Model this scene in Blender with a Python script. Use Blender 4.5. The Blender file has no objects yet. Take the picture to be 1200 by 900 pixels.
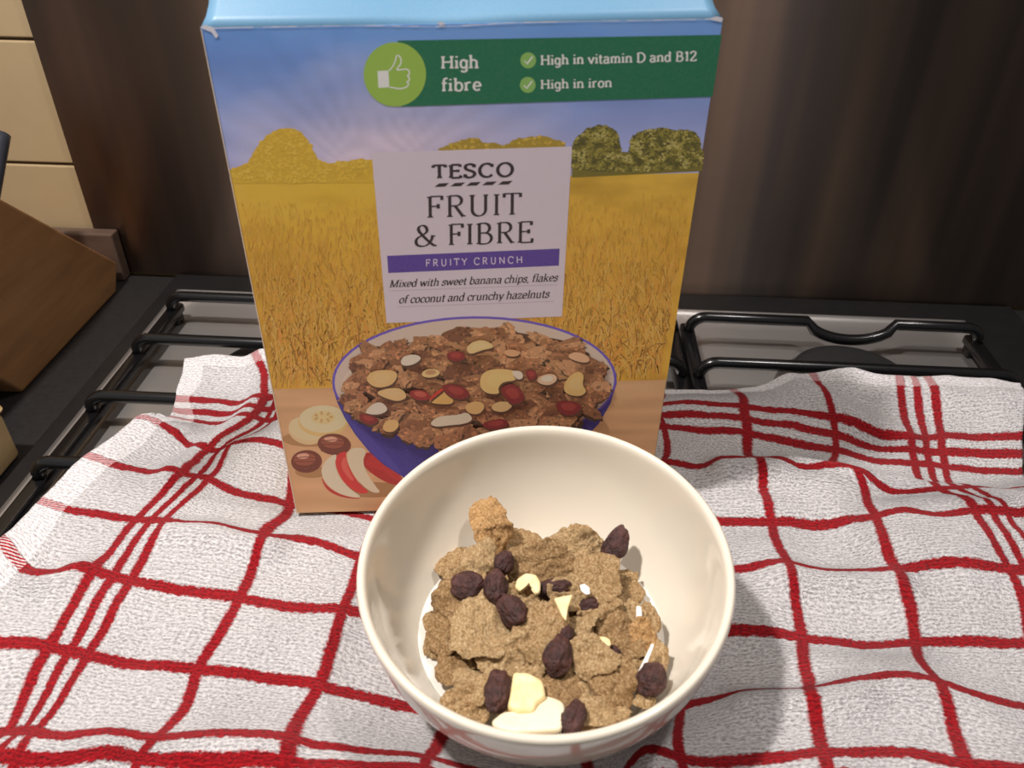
import bpy, bmesh, math, random
import numpy as np
from mathutils import Vector, Matrix, noise as mnoise

C = bpy.context.scene.collection
scene = bpy.context.scene
rng = random.Random(7)

# ------------------------------------------------------------------ camera
F_PX = 950.0
RC = np.array([[0.9981410415541135, -0.060175224600783894, 0.009664549110777156],
               [-0.02740261791372058, -0.584746336065304, -0.8107532417386176],
               [0.054438568099685086, 0.8089812512057668, -0.5853082756127819]])
CP = np.array([-0.00254567, -0.31681721, 0.31135858])
cam_d = bpy.data.cameras.new('camera')
cam = bpy.data.objects.new('camera', cam_d); C.objects.link(cam)
cam_d.sensor_width = 36.0; cam_d.lens = F_PX * 36.0 / 1200.0
cam_d.clip_start = 0.01; cam_d.clip_end = 30
M = Matrix(((RC[0][0], -RC[1][0], -RC[2][0], CP[0]), (RC[0][1], -RC[1][1], -RC[2][1], CP[1]),
            (RC[0][2], -RC[1][2], -RC[2][2], CP[2]), (0, 0, 0, 1)))
cam.matrix_world = M
cam_d.dof.use_dof = True; cam_d.dof.focus_distance = 0.46; cam_d.dof.aperture_fstop = 15.0
scene.camera = cam

# ------------------------------------------------------------------ light and exposure
scene.view_settings.view_transform = 'Standard'; scene.view_settings.look = 'None'
scene.view_settings.gamma = 1.0; scene.view_settings.use_curve_mapping = False
scene.view_settings.exposure = 0.5
world = bpy.data.worlds.new('kitchen_ambient'); scene.world = world; world.use_nodes = True
wt = world.node_tree; bg = wt.nodes['Background']       # the rest of the kitchen: dim and warm, darker to the right and behind the hob
tc = wt.nodes.new('ShaderNodeTexCoord'); sp_ = wt.nodes.new('ShaderNodeSeparateXYZ'); wt.links.new(tc.outputs['Generated'], sp_.inputs[0])
mr = wt.nodes.new('ShaderNodeMapRange'); mr.interpolation_type = 'SMOOTHSTEP'; mr.inputs[1].default_value = -0.75; mr.inputs[2].default_value = 0.75
mr.inputs[3].default_value = 0.28; mr.inputs[4].default_value = 0.09; wt.links.new(sp_.outputs[0], mr.inputs[0]); wt.links.new(mr.outputs[0], bg.inputs[1])
bg.inputs[0].default_value = (1.0, 0.95, 0.93, 1)
def lamp(name, loc, power, size, col, target):
    l = bpy.data.lights.new(name, 'AREA'); l.shape = 'DISK'; l.size = size; l.energy = power; l.color = col
    o = bpy.data.objects.new(name, l); C.objects.link(o); o.location = loc
    o.rotation_euler = (Vector(target) - Vector(loc)).to_track_quat('-Z', 'Y').to_euler(); return o
lamp('kitchen_lamp', (-0.40, -0.11, 1.00), 9.2, 0.07, (1.0, 0.955, 0.93), (-0.10, -0.06, 0))
lamp('kitchen_lamp', (0.43, -0.12, 1.40), 5.2, 0.09, (1.0, 0.955, 0.93), (0.08, -0.06, 0))

# ------------------------------------------------------------------ photo measuring helpers (pixel of the photo -> point on a plane of the place)
def ray(x, y):
    v = RC.T @ np.array([(x - 600) / F_PX, (y - 450) / F_PX, 1.0]); return v / np.linalg.norm(v)
def onz(x, y, z=0.0):
    v = ray(x, y); return CP + v * (z - CP[2]) / v[2]
def ony(x, y, yy=0.0):
    v = ray(x, y); return CP + v * (yy - CP[1]) / v[1]
def depth_of(p): return float(RC[2] @ (np.array(p) - CP))

YAW = math.radians(-7.0)
HOB_M = Matrix.Rotation(YAW, 4, 'Z')           # the hob and wall stand at a slight angle to the box

# ------------------------------------------------------------------ object helpers
def lin(r, g, b):
    f = lambda c: (c / 255 / 12.92) if c / 255 <= 0.04045 else ((c / 255 + 0.055) / 1.055) ** 2.4
    return (f(r), f(g), f(b))
MATS = {}
def world_m(o):
    return o.get_m if hasattr(o, 'get_m') else Matrix.Identity(4)
WM = {}
def wm(o): return WM.get(o.name, Matrix.Identity(4)) if o else Matrix.Identity(4)
def tag(o, label=None, cat=None, group=None, kind=None):
    if label: o['label'] = label
    if cat: o['category'] = cat
    if group: o['group'] = group
    if kind: o['kind'] = kind
    return o
def empty(name, loc, rotz=0.0):
    o = bpy.data.objects.new(name, None); C.objects.link(o); o.empty_display_size = 0.02
    o.location = loc; o.rotation_euler = (0, 0, rotz)
    WM[o.name] = Matrix.Translation(Vector(loc)) @ Matrix.Rotation(rotz, 4, 'Z'); return o
def link(name, me, mat, parent=None):
    o = bpy.data.objects.new(name, me); C.objects.link(o)
    if mat is not None and len(me.materials) == 0:
        for m in (mat if isinstance(mat, (list, tuple)) else [mat]): me.materials.append(m)
    if parent: o.parent = parent; WM[o.name] = wm(parent)
    return o
def mesh_obj(name, verts, faces, mat, parent=None, smooth=False, xf=None, mids=None):
    """verts in world space (or in a frame xf)"""
    m = wm(parent).inverted() @ (xf if xf is not None else Matrix.Identity(4))
    me = bpy.data.meshes.new(name)
    me.from_pydata([tuple(m @ Vector(v)) for v in verts], [], faces)
    if smooth: me.polygons.foreach_set('use_smooth', [True] * len(me.polygons))
    o = link(name, me, mat, parent)
    if mids is not None: me.polygons.foreach_set('material_index', mids)
    me.update(); return o
def bm_obj(name, bm, mat, parent=None, smooth=False, xf=None):
    m = wm(parent).inverted() @ (xf if xf is not None else Matrix.Identity(4))
    bm.transform(m); me = bpy.data.meshes.new(name); bm.to_mesh(me); bm.free()
    if smooth: me.polygons.foreach_set('use_smooth', [True] * len(me.polygons))
    return link(name, me, mat, parent)
def add_box(bm, lo, hi, bevel=0.0, seg=2):
    r = bmesh.ops.create_cube(bm, size=1.0)
    for v in r['verts']:
        v.co = Vector([(lo[i] + hi[i]) / 2 + v.co[i] * (hi[i] - lo[i]) for i in range(3)])
    if bevel:
        es = list({e for v in r['verts'] for e in v.link_edges})
        bmesh.ops.bevel(bm, geom=es, offset=bevel, segments=seg, profile=0.5, affect='EDGES')
def add_prism(bm, prof, x0, x1, bevel=0.0):
    """profile in (y,z), extruded along x"""
    a = [bm.verts.new((x0, p[0], p[1])) for p in prof]; b = [bm.verts.new((x1, p[0], p[1])) for p in prof]
    n = len(prof); fs = [bm.faces.new(a), bm.faces.new(b[::-1])]
    for i in range(n): fs.append(bm.faces.new((a[i], b[i], b[(i + 1) % n], a[(i + 1) % n])))
    bmesh.ops.recalc_face_normals(bm, faces=fs)
    if bevel:
        es = list({e for f in fs for e in f.edges})
        bmesh.ops.bevel(bm, geom=es, offset=bevel, segments=3, profile=0.5, affect='EDGES')
def add_tube(bm, pts, r, n=12):
    pts = [Vector(p) for p in pts]; rings = []; up = Vector((0.01, 0.02, 1)).normalized()
    for i, p in enumerate(pts):
        d = (pts[min(i + 1, len(pts) - 1)] - pts[max(i - 1, 0)]).normalized()
        a = d.cross(up)
        if a.length < 0.2: a = d.cross(Vector((0, 1, 0)))
        if i and a.dot(pa) < 0: a = -a
        a.normalize(); pa = a; b = d.cross(a)
        rings.append([bm.verts.new(p + (a * math.cos(t) + b * math.sin(t)) * r) for t in [2 * math.pi * k / n for k in range(n)]])
    fs = []
    for A, B in zip(rings, rings[1:]):
        for k in range(n): fs.append(bm.faces.new((A[k], A[(k + 1) % n], B[(k + 1) % n], B[k])))
    fs.append(bm.faces.new(rings[0][::-1])); fs.append(bm.faces.new(rings[-1]))
    bmesh.ops.recalc_face_normals(bm, faces=fs)
def lathe(prof, n=96):
    bm = bmesh.new(); rings = []
    for r, z in prof:
        rings.append([bm.verts.new((0, 0, z))] if r < 1e-6 else [bm.verts.new((r * math.cos(2 * math.pi * k / n), r * math.sin(2 * math.pi * k / n), z)) for k in range(n)])
    for A, B in zip(rings, rings[1:]):
        for k in range(n):
            k2 = (k + 1) % n
            if len(A) == 1: bm.faces.new((A[0], B[k], B[k2]))
            elif len(B) == 1: bm.faces.new((A[k], B[0], A[k2]))
            else: bm.faces.new((A[k], B[k], B[k2], A[k2]))
    bmesh.ops.recalc_face_normals(bm, faces=bm.faces[:]); return bm

# ------------------------------------------------------------------ materials
class NT:
    def __init__(s, name):
        s.m = bpy.data.materials.new(name); s.m.use_nodes = True; s.t = s.m.node_tree
        s.b = s.t.nodes['Principled BSDF']
    def n(s, typ, **kw):
        nd = s.t.nodes.new(typ)
        for k, v in kw.items(): setattr(nd, k, v)
        return nd
    def l(s, a, b): s.t.links.new(a, b)
    def math(s, op, a, b=None, c=None, clamp=False):
        nd = s.n('ShaderNodeMath', operation=op); nd.use_clamp = clamp
        for i, x in enumerate((a, b, c)):
            if x is None: continue
            if isinstance(x, (int, float)): nd.inputs[i].default_value = x
            else: s.l(x, nd.inputs[i])
        return nd.outputs[0]
    def noise(s, vec, scale, detail=3, rough=0.5, w=None):
        nd = s.n('ShaderNodeTexNoise'); nd.inputs['Scale'].default_value = scale; nd.inputs['Detail'].default_value = detail
        nd.inputs['Roughness'].default_value = rough
        if vec is not None: s.l(vec, nd.inputs['Vector'])
        return nd.outputs['Fac']
    def ramp(s, fac, stops):
        nd = s.n('ShaderNodeValToRGB'); e = nd.color_ramp.elements
        while len(e) < len(stops): e.new(0.5)
        for el, (p, c) in zip(e, stops): el.position = p; el.color = (*c, 1)
        s.l(fac, nd.inputs[0]); return nd.outputs[0]
    def mix(s, fac, a, b, blend='MIX'):
        nd = s.n('ShaderNodeMix', data_type='RGBA', blend_type=blend)
        for sock, x in ((nd.inputs[0], fac), (nd.inputs[6], a), (nd.inputs[7], b)):
            if isinstance(x, (int, float)): sock.default_value = x
            elif isinstance(x, tuple): sock.default_value = (*x, 1)
            else: s.l(x, sock)
        return nd.outputs[2]
    def bump(s, h, strength, dist):
        nd = s.n('ShaderNodeBump'); nd.inputs['Strength'].default_value = strength; nd.inputs['Distance'].default_value = dist
        s.l(h, nd.inputs['Height']); s.l(nd.outputs[0], s.b.inputs['Normal']); return nd
    def obj(s): return s.n('ShaderNodeTexCoord').outputs['Object']
    def scaled(s, vec, sc):
        nd = s.n('ShaderNodeMapping'); nd.inputs['Scale'].default_value = sc; s.l(vec, nd.inputs['Vector']); return nd.outputs[0]
    def set(s, **kw):
        for k, v in kw.items():
            k = k.replace('_', ' ')
            i = s.b.inputs[k]
            if isinstance(v, tuple): i.default_value = (*v, 1) if len(v) == 3 else v
            elif isinstance(v, (int, float)): i.default_value = v
            else: s.l(v, i)
        return s

def speckled(name, c1, c2, scale=200, rough=0.5, bump=0.0, bscale=None, **kw):
    t = NT(name); o = t.obj(); f = t.noise(o, scale, 4, 0.6)
    t.set(Base_Color=t.ramp(f, [(0.3, c1), (0.7, c2)]), Roughness=rough, **kw)
    if bump: t.bump(t.noise(o, bscale or scale, 4, 0.6), 0.6, bump)
    return t.m

M_glaze = speckled('cream_glaze', (0.765, 0.69, 0.565), (0.785, 0.71, 0.585), 30, 0.16, Coat_Weight=0.6, Coat_Roughness=0.05)
M_milk = speckled('milk', (0.84, 0.79, 0.70), (0.86, 0.81, 0.72), 60, 0.12)
M_enamel = speckled('black_enamel', (0.004, 0.004, 0.0045), (0.007, 0.0065, 0.0065), 400, 0.22)
M_rail = M_enamel
M_glass = speckled('black_hob_glass', (0.008, 0.0078, 0.008), (0.011, 0.0105, 0.0105), 60, 0.35)
M_counter = speckled('dark_worktop', (0.010, 0.009, 0.009), (0.016, 0.015, 0.0145), 300, 0.45)
M_cap = speckled('burner_black', (0.010, 0.010, 0.010), (0.016, 0.015, 0.015), 300, 0.55)
M_alu = speckled('burner_alloy', (0.25, 0.24, 0.23), (0.32, 0.31, 0.29), 300, 0.4, Metallic=1.0)
M_handle = speckled('knife_handle_grey', (0.03, 0.033, 0.045), (0.045, 0.05, 0.06), 80, 0.4)
M_blade = speckled('knife_steel', (0.4, 0.4, 0.4), (0.5, 0.5, 0.5), 80, 0.3, Metallic=1.0)

def m_steel(name, c, rough, aniso, rot, streak, metal=1.0):
    t = NT(name); uv = t.n('ShaderNodeUVMap', uv_map='UVMap').outputs[0]
    f = t.noise(t.scaled(uv, streak), 1.0, 5, 0.65); g = t.noise(uv, 7.0, 3)
    col = t.mix(t.math('MULTIPLY', g, 0.5), tuple(c), tuple(x * 0.72 for x in c))
    if metal == 1.0:      # upright brown and dark bands, blurred reflections painted into the steel colour
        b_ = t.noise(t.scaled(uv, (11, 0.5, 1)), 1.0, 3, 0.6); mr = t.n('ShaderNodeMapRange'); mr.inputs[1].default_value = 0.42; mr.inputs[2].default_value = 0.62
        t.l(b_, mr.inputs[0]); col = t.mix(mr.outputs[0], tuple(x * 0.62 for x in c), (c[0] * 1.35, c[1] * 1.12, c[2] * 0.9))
    t.set(Base_Color=col, Metallic=metal, Anisotropic=aniso, Anisotropic_Rotation=rot,
          Roughness=t.math('MULTIPLY_ADD', f, 0.10, rough - 0.05))
    tg = t.n('ShaderNodeTangent', direction_type='UV_MAP', uv_map='UVMap'); t.l(tg.outputs[0], t.b.inputs['Tangent'])
    t.bump(f, 0.15, 0.0002); return t.m
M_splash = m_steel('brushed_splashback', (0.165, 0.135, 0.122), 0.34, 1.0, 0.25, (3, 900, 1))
M_pan = m_steel('brushed_pan', (0.44, 0.41, 0.385), 0.36, 0.5, 0.25, (3, 700, 1), 0.8)

def m_wood(name, c1, c2, sc=(30, 4, 30), rough=0.5):
    t = NT(name); o = t.obj(); f = t.noise(t.scaled(o, sc), 3.0, 5, 0.6)
    t.set(Base_Color=t.ramp(f, [(0.3, c1), (0.7, c2)]), Roughness=rough); t.bump(f, 0.15, 0.0006); return t.m
M_wood = m_wood('brown_block_wood', lin(128, 90, 54), lin(152, 110, 68))
M_upstand = m_wood('dark_upstand_wood', lin(76, 58, 48), lin(92, 72, 60), (4, 30, 30))
M_tan = m_wood('tan_box_wood', lin(165, 138, 96), lin(185, 156, 112))
M_tile = speckled('cream_tile', lin(174, 151, 115), lin(182, 159, 122), 12, 0.25)
M_grout = speckled('tile_grout', lin(150, 125, 95), lin(165, 140, 108), 300, 0.8)

# ================================================================== SETTING (hob frame: x along the wall, y towards it)
WY = 0.318; ZC = -0.040
hob_root_m = HOB_M
def hx(x, y, z): return HOB_M @ Vector((x, y, z))
bm = bmesh.new(); add_box(bm, (-1.1, WY + 0.012, -0.5), (1.3, WY + 0.05, 0.75)); w = bm_obj('wall_back', bm, M_grout, xf=HOB_M); w['kind'] = 'structure'
bm = bmesh.new(); add_box(bm, (-1.6, -2.2, -0.98), (1.6, WY + 0.05, -0.94)); bm_obj('floor', bm, M_grout, xf=HOB_M)['kind'] = 'structure'
# tiles of the wall: brick bond, part of the wall
bm = bmesh.new()
for r in range(-1, 8):
    z0 = 0.058 + (r - 1) * 0.0995 + 0.0012
    off = -0.465 + (0.1 if r % 2 else 0.0)
    for k in range(-4, 10):
        x0 = -1.0 + off % 0.2 + k * 0.2
        if x0 > -0.30: continue
        add_box(bm, (x0 + 0.0012, WY + 0.004, max(z0, -0.035)), (x0 + 0.1988, WY + 0.012, z0 + 0.0971), 0.0012)
t = bm_obj('tile', bm, M_tile, w, xf=HOB_M)
# worktop
bm = bmesh.new(); add_box(bm, (-1.1, -0.6, ZC - 0.04), (1.3, WY - 0.0005, ZC - 0.0022), 0.002)
tag(bm_obj('worktop', bm, M_counter, xf=HOB_M), 'dark worktop running under the hob and the wooden block', 'worktop')
# splashback with uv for its brushed grain
def uv_plane(name, x0, x1, y0, y1, fn, mat, parent, th, nx=2, ny=2):
    vs = []; fs = []; uvs = []
    for j in range(ny + 1):
        for i in range(nx + 1):
            a = x0 + (x1 - x0) * i / nx; b = y0 + (y1 - y0) * j / ny; vs.append(fn(a, b)); uvs.append((a, b))
    for j in range(ny):
        for i in range(nx):
            k = j * (nx + 1) + i; fs.append((k, k + 1, k + nx + 2, k + nx + 1))
    o = mesh_obj(name, vs, fs, mat, parent, xf=HOB_M); me = o.data
    ul = me.uv_layers.new(name='UVMap')
    for lp in me.loops: ul.data[lp.index].uv = uvs[lp.vertex_index]
    md = o.modifiers.new('thickness', 'SOLIDIFY'); md.thickness = th; md.offset = -1.0; return o
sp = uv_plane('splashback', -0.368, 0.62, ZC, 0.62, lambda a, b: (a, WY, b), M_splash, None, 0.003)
tag(sp, 'brushed steel splashback panel on the wall behind the hob', 'splashback')
# wooden upstand below the tiles
bm = bmesh.new(); add_box(bm, (-1.0, 0.305, ZC - 0.002), (-0.346, WY - 0.0005, 0.003), 0.0015)
tag(bm_obj('upstand', bm, M_upstand, xf=HOB_M), 'brown wooden upstand strip below the cream tiles', 'upstand')

# ================================================================== GAS HOB
hob = tag(empty('gas_hob', hx(0.0455, 0.0, ZC), YAW), 'black and steel gas hob mostly covered by the checked towel', 'hob')
bm = bmesh.new(); add_box(bm, (-0.302, -0.25, ZC - 0.002), (0.43, WY - 0.003, ZC + 0.002), 0.0015); bm_obj('glass_surround', bm, M_glass, hob, xf=HOB_M)
# sunken steel pan: sheet with a raised lip
PX0, PX1, PY0, PY1 = -0.289, 0.380, -0.22, 0.286
pan_top = ZC + 0.0065
def panz(a, b):
    d = min(a - PX0, PX1 - a, b - PY0, PY1 - b)
    return ZC + 0.0028 + (0.0035 * max(0, 1 - abs(d - 0.006) / 0.006) if d < 0.012 else 0)
xs = [PX0, PX0 + .003, PX0 + .006, PX0 + .009, PX0 + .012] + list(np.linspace(PX0 + .03, PX1 - .03, 12)) + [PX1 - .012, PX1 - .009, PX1 - .006, PX1 - .003, PX1]
ys = [PY0, PY0 + .003, PY0 + .006, PY0 + .009, PY0 + .012] + list(np.linspace(PY0 + .03, PY1 - .03, 10)) + [PY1 - .012, PY1 - .009, PY1 - .006, PY1 - .003, PY1]
vs = [(x, y, panz(x, y)) for y in ys for x in xs]; nx = len(xs)
fs = [(j * nx + i, j * nx + i + 1, (j + 1) * nx + i + 1, (j + 1) * nx + i) for j in range(len(ys) - 1) for i in range(nx - 1)]
o = mesh_obj('steel_pan', vs, fs, M_pan, hob, True, HOB_M); ul = o.data.uv_layers.new(name='UVMap')
for lp in o.data.loops: v = vs[lp.vertex_index]; ul.data[lp.index].uv = (v[0], v[1])
BURN = [(-0.160, 0.150, 0.040), (0.253, 0.172, 0.040), (0.045, 0.06, 0.052), (-0.160, -0.09, 0.03), (0.253, -0.09, 0.03)]
for bx_, by_, br in BURN:
    p = hx(bx_, by_, ZC + 0.0028)
    b = lathe([(0, 0.0), (br + 0.012, 0.0), (br + 0.010, 0.004), (br, 0.006), (br - 0.001, 0.0105), (0, 0.0105)], 48)
    bo = bm_obj('burner', b, M_alu, hob, True, Matrix.Translation(p))
    b = lathe([(0, 0.0106), (br + 0.002, 0.0106), (br + 0.003, 0.0125), (br + 0.002, 0.0155), (br - 0.004, 0.017), (0, 0.0172)], 48)
    bm_obj('burner_cap', b, M_cap, bo, True, Matrix.Translation(p))

# pan supports: crossbars whose ends bend down onto side rails
BAR_Y = [0.228, 0.166, 0.096, 0.030, -0.042, -0.115]; BR = 0.0042; ZB = -0.0098; ZR = -0.026
def pan_support(x0, x1, label, dips, bars=6):
    g = tag(empty('pan_support', hx((x0 + x1) / 2, 0.06, ZC + 0.0028), YAW), label, 'pan support', 'black pan supports on the hob')
    R = 0.012
    for i, y in enumerate(BAR_Y[:bars]):
        pts = [(x0, y, ZR)]
        for k in range(7):
            a = math.pi / 2 * k / 6; pts.append((x0 + R - R * math.cos(a), y, ZB - R + R * math.sin(a)))
        if i in dips:
            xc = (x0 + x1) / 2 + 0.012
            for k in range(13):
                s_ = -1 + k / 6.0; dz = 0.0125 * (1 - s_ * s_) ** 0.6 if abs(s_) < 1 else 0
                pts.append((xc + 0.033 * s_, y - dz * 0.5, ZB - dz * 0.9))
        for k in range(7):
            a = math.pi / 2 * (1 - k / 6.0); pts.append((x1 - R + R * math.cos(a), y, ZB - R + R * math.sin(a)))
        pts.append((x1, y, ZR))
        bm = bmesh.new(); add_tube(bm, pts, BR, 12); bm_obj('crossbar', bm, M_enamel, g, True, HOB_M)
    for x in (x0, x1):
        bm = bmesh.new(); add_box(bm, (x - 0.0055, BAR_Y[-1] - 0.012, ZR - 0.004), (x + 0.0055, BAR_Y[0] + 0.012, ZR + 0.004), 0.0025, 3)
        bm_obj('side_rail', bm, M_enamel, g, True, HOB_M)
        for y in (BAR_Y[-1] - 0.004, BAR_Y[0] + 0.004):
            bm = bmesh.new(); add_box(bm, (x - 0.004, y - 0.005, ZC + 0.0031), (x + 0.004, y + 0.005, ZR - 0.0035), 0.001)
            bm_obj('foot', bm, M_enamel, g, False, HOB_M)
    return g
pan_support(-0.267, -0.052, 'black pan support at the left of the hob, between knife block and cereal box', ())
pan_support(-0.040, 0.131, 'black middle pan support hidden behind the cereal box', (), 3)
pan_support(0.143, 0.362, 'black pan support at the right of the hob with a dip in its back bar', (0,))

# ================================================================== LEFT COUNTER OBJECTS
kb = tag(empty('knife_block', hx(-0.40, 0.2, ZC - 0.0022), YAW), 'slanted brown wooden knife block on the worktop by the tiles', 'knife block')
bm = bmesh.new(); add_prism(bm, [(0.1365, ZC - .0022), (0.285, ZC - .0022), (0.3, -0.0207), (0.165, 0.108), (0.085, 0.035)], -0.455, -0.3443, 0.0025)
bm_obj('block', bm, M_wood, kb, False, HOB_M)
# knife handle slanting up from the block
kn = tag(empty('kitchen_knife', hx(-0.415, 0.20, 0.06), YAW), 'grey handled knife standing in the wooden block', 'knife')
ax = Vector((0, 0.72, 0.69)).normalized(); q0 = Vector((-0.381, 0.215, 0.062))
bm = bmesh.new(); add_tube(bm, [q0 + ax * s_ for s_ in (0.0, 0.012, 0.035, 0.055, 0.062)], 0.008, 14); bm_obj('handle', bm, M_handle, kn, True, HOB_M)
bm = bmesh.new(); add_tube(bm, [q0 - ax * 0.035, q0], 0.0035, 10); bm_obj('blade', bm, M_blade, kn, True, HOB_M)
tb = tag(empty('wooden_box', hx(-0.36, 0.01, ZC - 0.0022), YAW), 'small tan box at the left edge in front of the knife block', 'box')
bm = bmesh.new(); add_box(bm, (-0.40, -0.05, ZC - .0022), (-0.3075, 0.0705, -0.006), 0.004, 3)
bm_obj('body', bm, M_tan, tb, True, HOB_M)
bm = bmesh.new(); add_box(bm, (-0.402, -0.052, -0.006), (-0.3060, 0.0715, 0.000), 0.003, 3)
bm_obj('lid', bm, M_tan, tb, True, HOB_M)
# ================================================================== TEA TOWEL (u, v count the woven checks; stripes lie at whole numbers)
FOOT = Vector((0.0286, -0.0883, -0.0015)); BN = Vector((-0.034, -0.104, 0.994)).normalized()
def G(x, y): p = onz(x, y, 0.0); return (p[0], p[1])
RIDGES = [  # folds of the cloth: crest through photo points, height, half width
    ([(845, 552), (930, 552), (1000, 566), (1080, 580), (1195, 594)], 0.0095, 0.0085),
    ([(925, 680), (985, 684), (1045, 684)], 0.0055, 0.009),
    ([(870, 818), (940, 812), (1005, 816)], 0.0050, 0.010),
    ([(205, 628), (255, 632), (315, 645)], 0.0065, 0.0095),
    ([(205, 560), (244, 534), (290, 498), (312, 462), (312, 420)], 0.0085, 0.010),
    ([(40, 686), (72, 684), (95, 668)], 0.0060, 0.009),
    ([(150, 470), (190, 498), (214, 512)], 0.0060, 0.010),
    ([(890, 440), (960, 466), (1010, 500), (1060, 520)], 0.0060, 0.011),
    ([(1060, 455), (1130, 470), (1195, 470)], 0.0045, 0.013),
    ([(0, 885), (110, 872), (220, 880), (330, 876)], 0.0045, 0.008),
    ([(1040, 800), (1120, 822), (1200, 846)], 0.0045, 0.011),
    ([(960, 905), (1080, 905), (1200, 915)], 0.0050, 0.012),
    ([(1010, 628), (1100, 640), (1190, 640)], 0.0040, 0.013),
    ([(880, 590), (930, 600), (975, 598)], 0.0030, 0.010),
    ([(130, 720), (230, 735), (360, 745)], 0.0030, 0.016),
]
RIDGES = [(np.array([G(*q) for q in pts]), a, s) for pts, a, s in RIDGES]
def seg_d(X, Y, pts):
    D = np.full(X.shape, 1e9)
    for (ax_, ay_), (bx2, by2) in zip(pts[:-1], pts[1:]):
        dx, dy = bx2 - ax_, by2 - ay_; L = dx * dx + dy * dy
        t_ = np.clip(((X - ax_) * dx + (Y - ay_) * dy) / L, 0, 1)
        D = np.minimum(D, np.hypot(X - ax_ - t_ * dx, Y - ay_ - t_ * dy))
    return D
def zfun(X, Y):
    X = np.asarray(X, float); Y = np.asarray(Y, float); Z = np.zeros(X.shape)
    for pts, a, s in RIDGES:
        d = seg_d(X, Y, pts) / s
        Z += a * np.exp(-d * d)
    Z += 0.0012 * np.sin(X * 62 + 1.3) * np.sin(Y * 71 + 0.4) + 0.0008 * np.sin(X * 131 + Y * 40) * np.sin(Y * 117 - X * 55)
    Z += 0.0008
    # flattened beneath the box
    inb = np.clip(np.minimum(np.minimum(X + 0.101, 0.101 - X), np.minimum(Y + 0.008, 0.075 - Y)) / 0.010 + 1.0, 0, 1)
    Z = Z * (1 - inb) + inb * (-0.0016)
    # pressed by the foot of the bowl, which leans a little
    r = np.hypot(X - FOOT[0], Y - FOOT[1]); wv = np.clip((0.062 - r) / 0.024, 0, 1); wv = wv * wv * (3 - 2 * wv)
    pl = FOOT[2] - 0.0006 + (0.034 * (X - FOOT[0]) + 0.104 * (Y - FOOT[1]))
    Z = Z * (1 - wv) + wv * pl
    # falls away past the edge of the outer pan supports
    ov = np.clip(-(X - 0.12 * Y) - 0.262, 0, 1); Z -= ov * 0.6
    return Z
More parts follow.
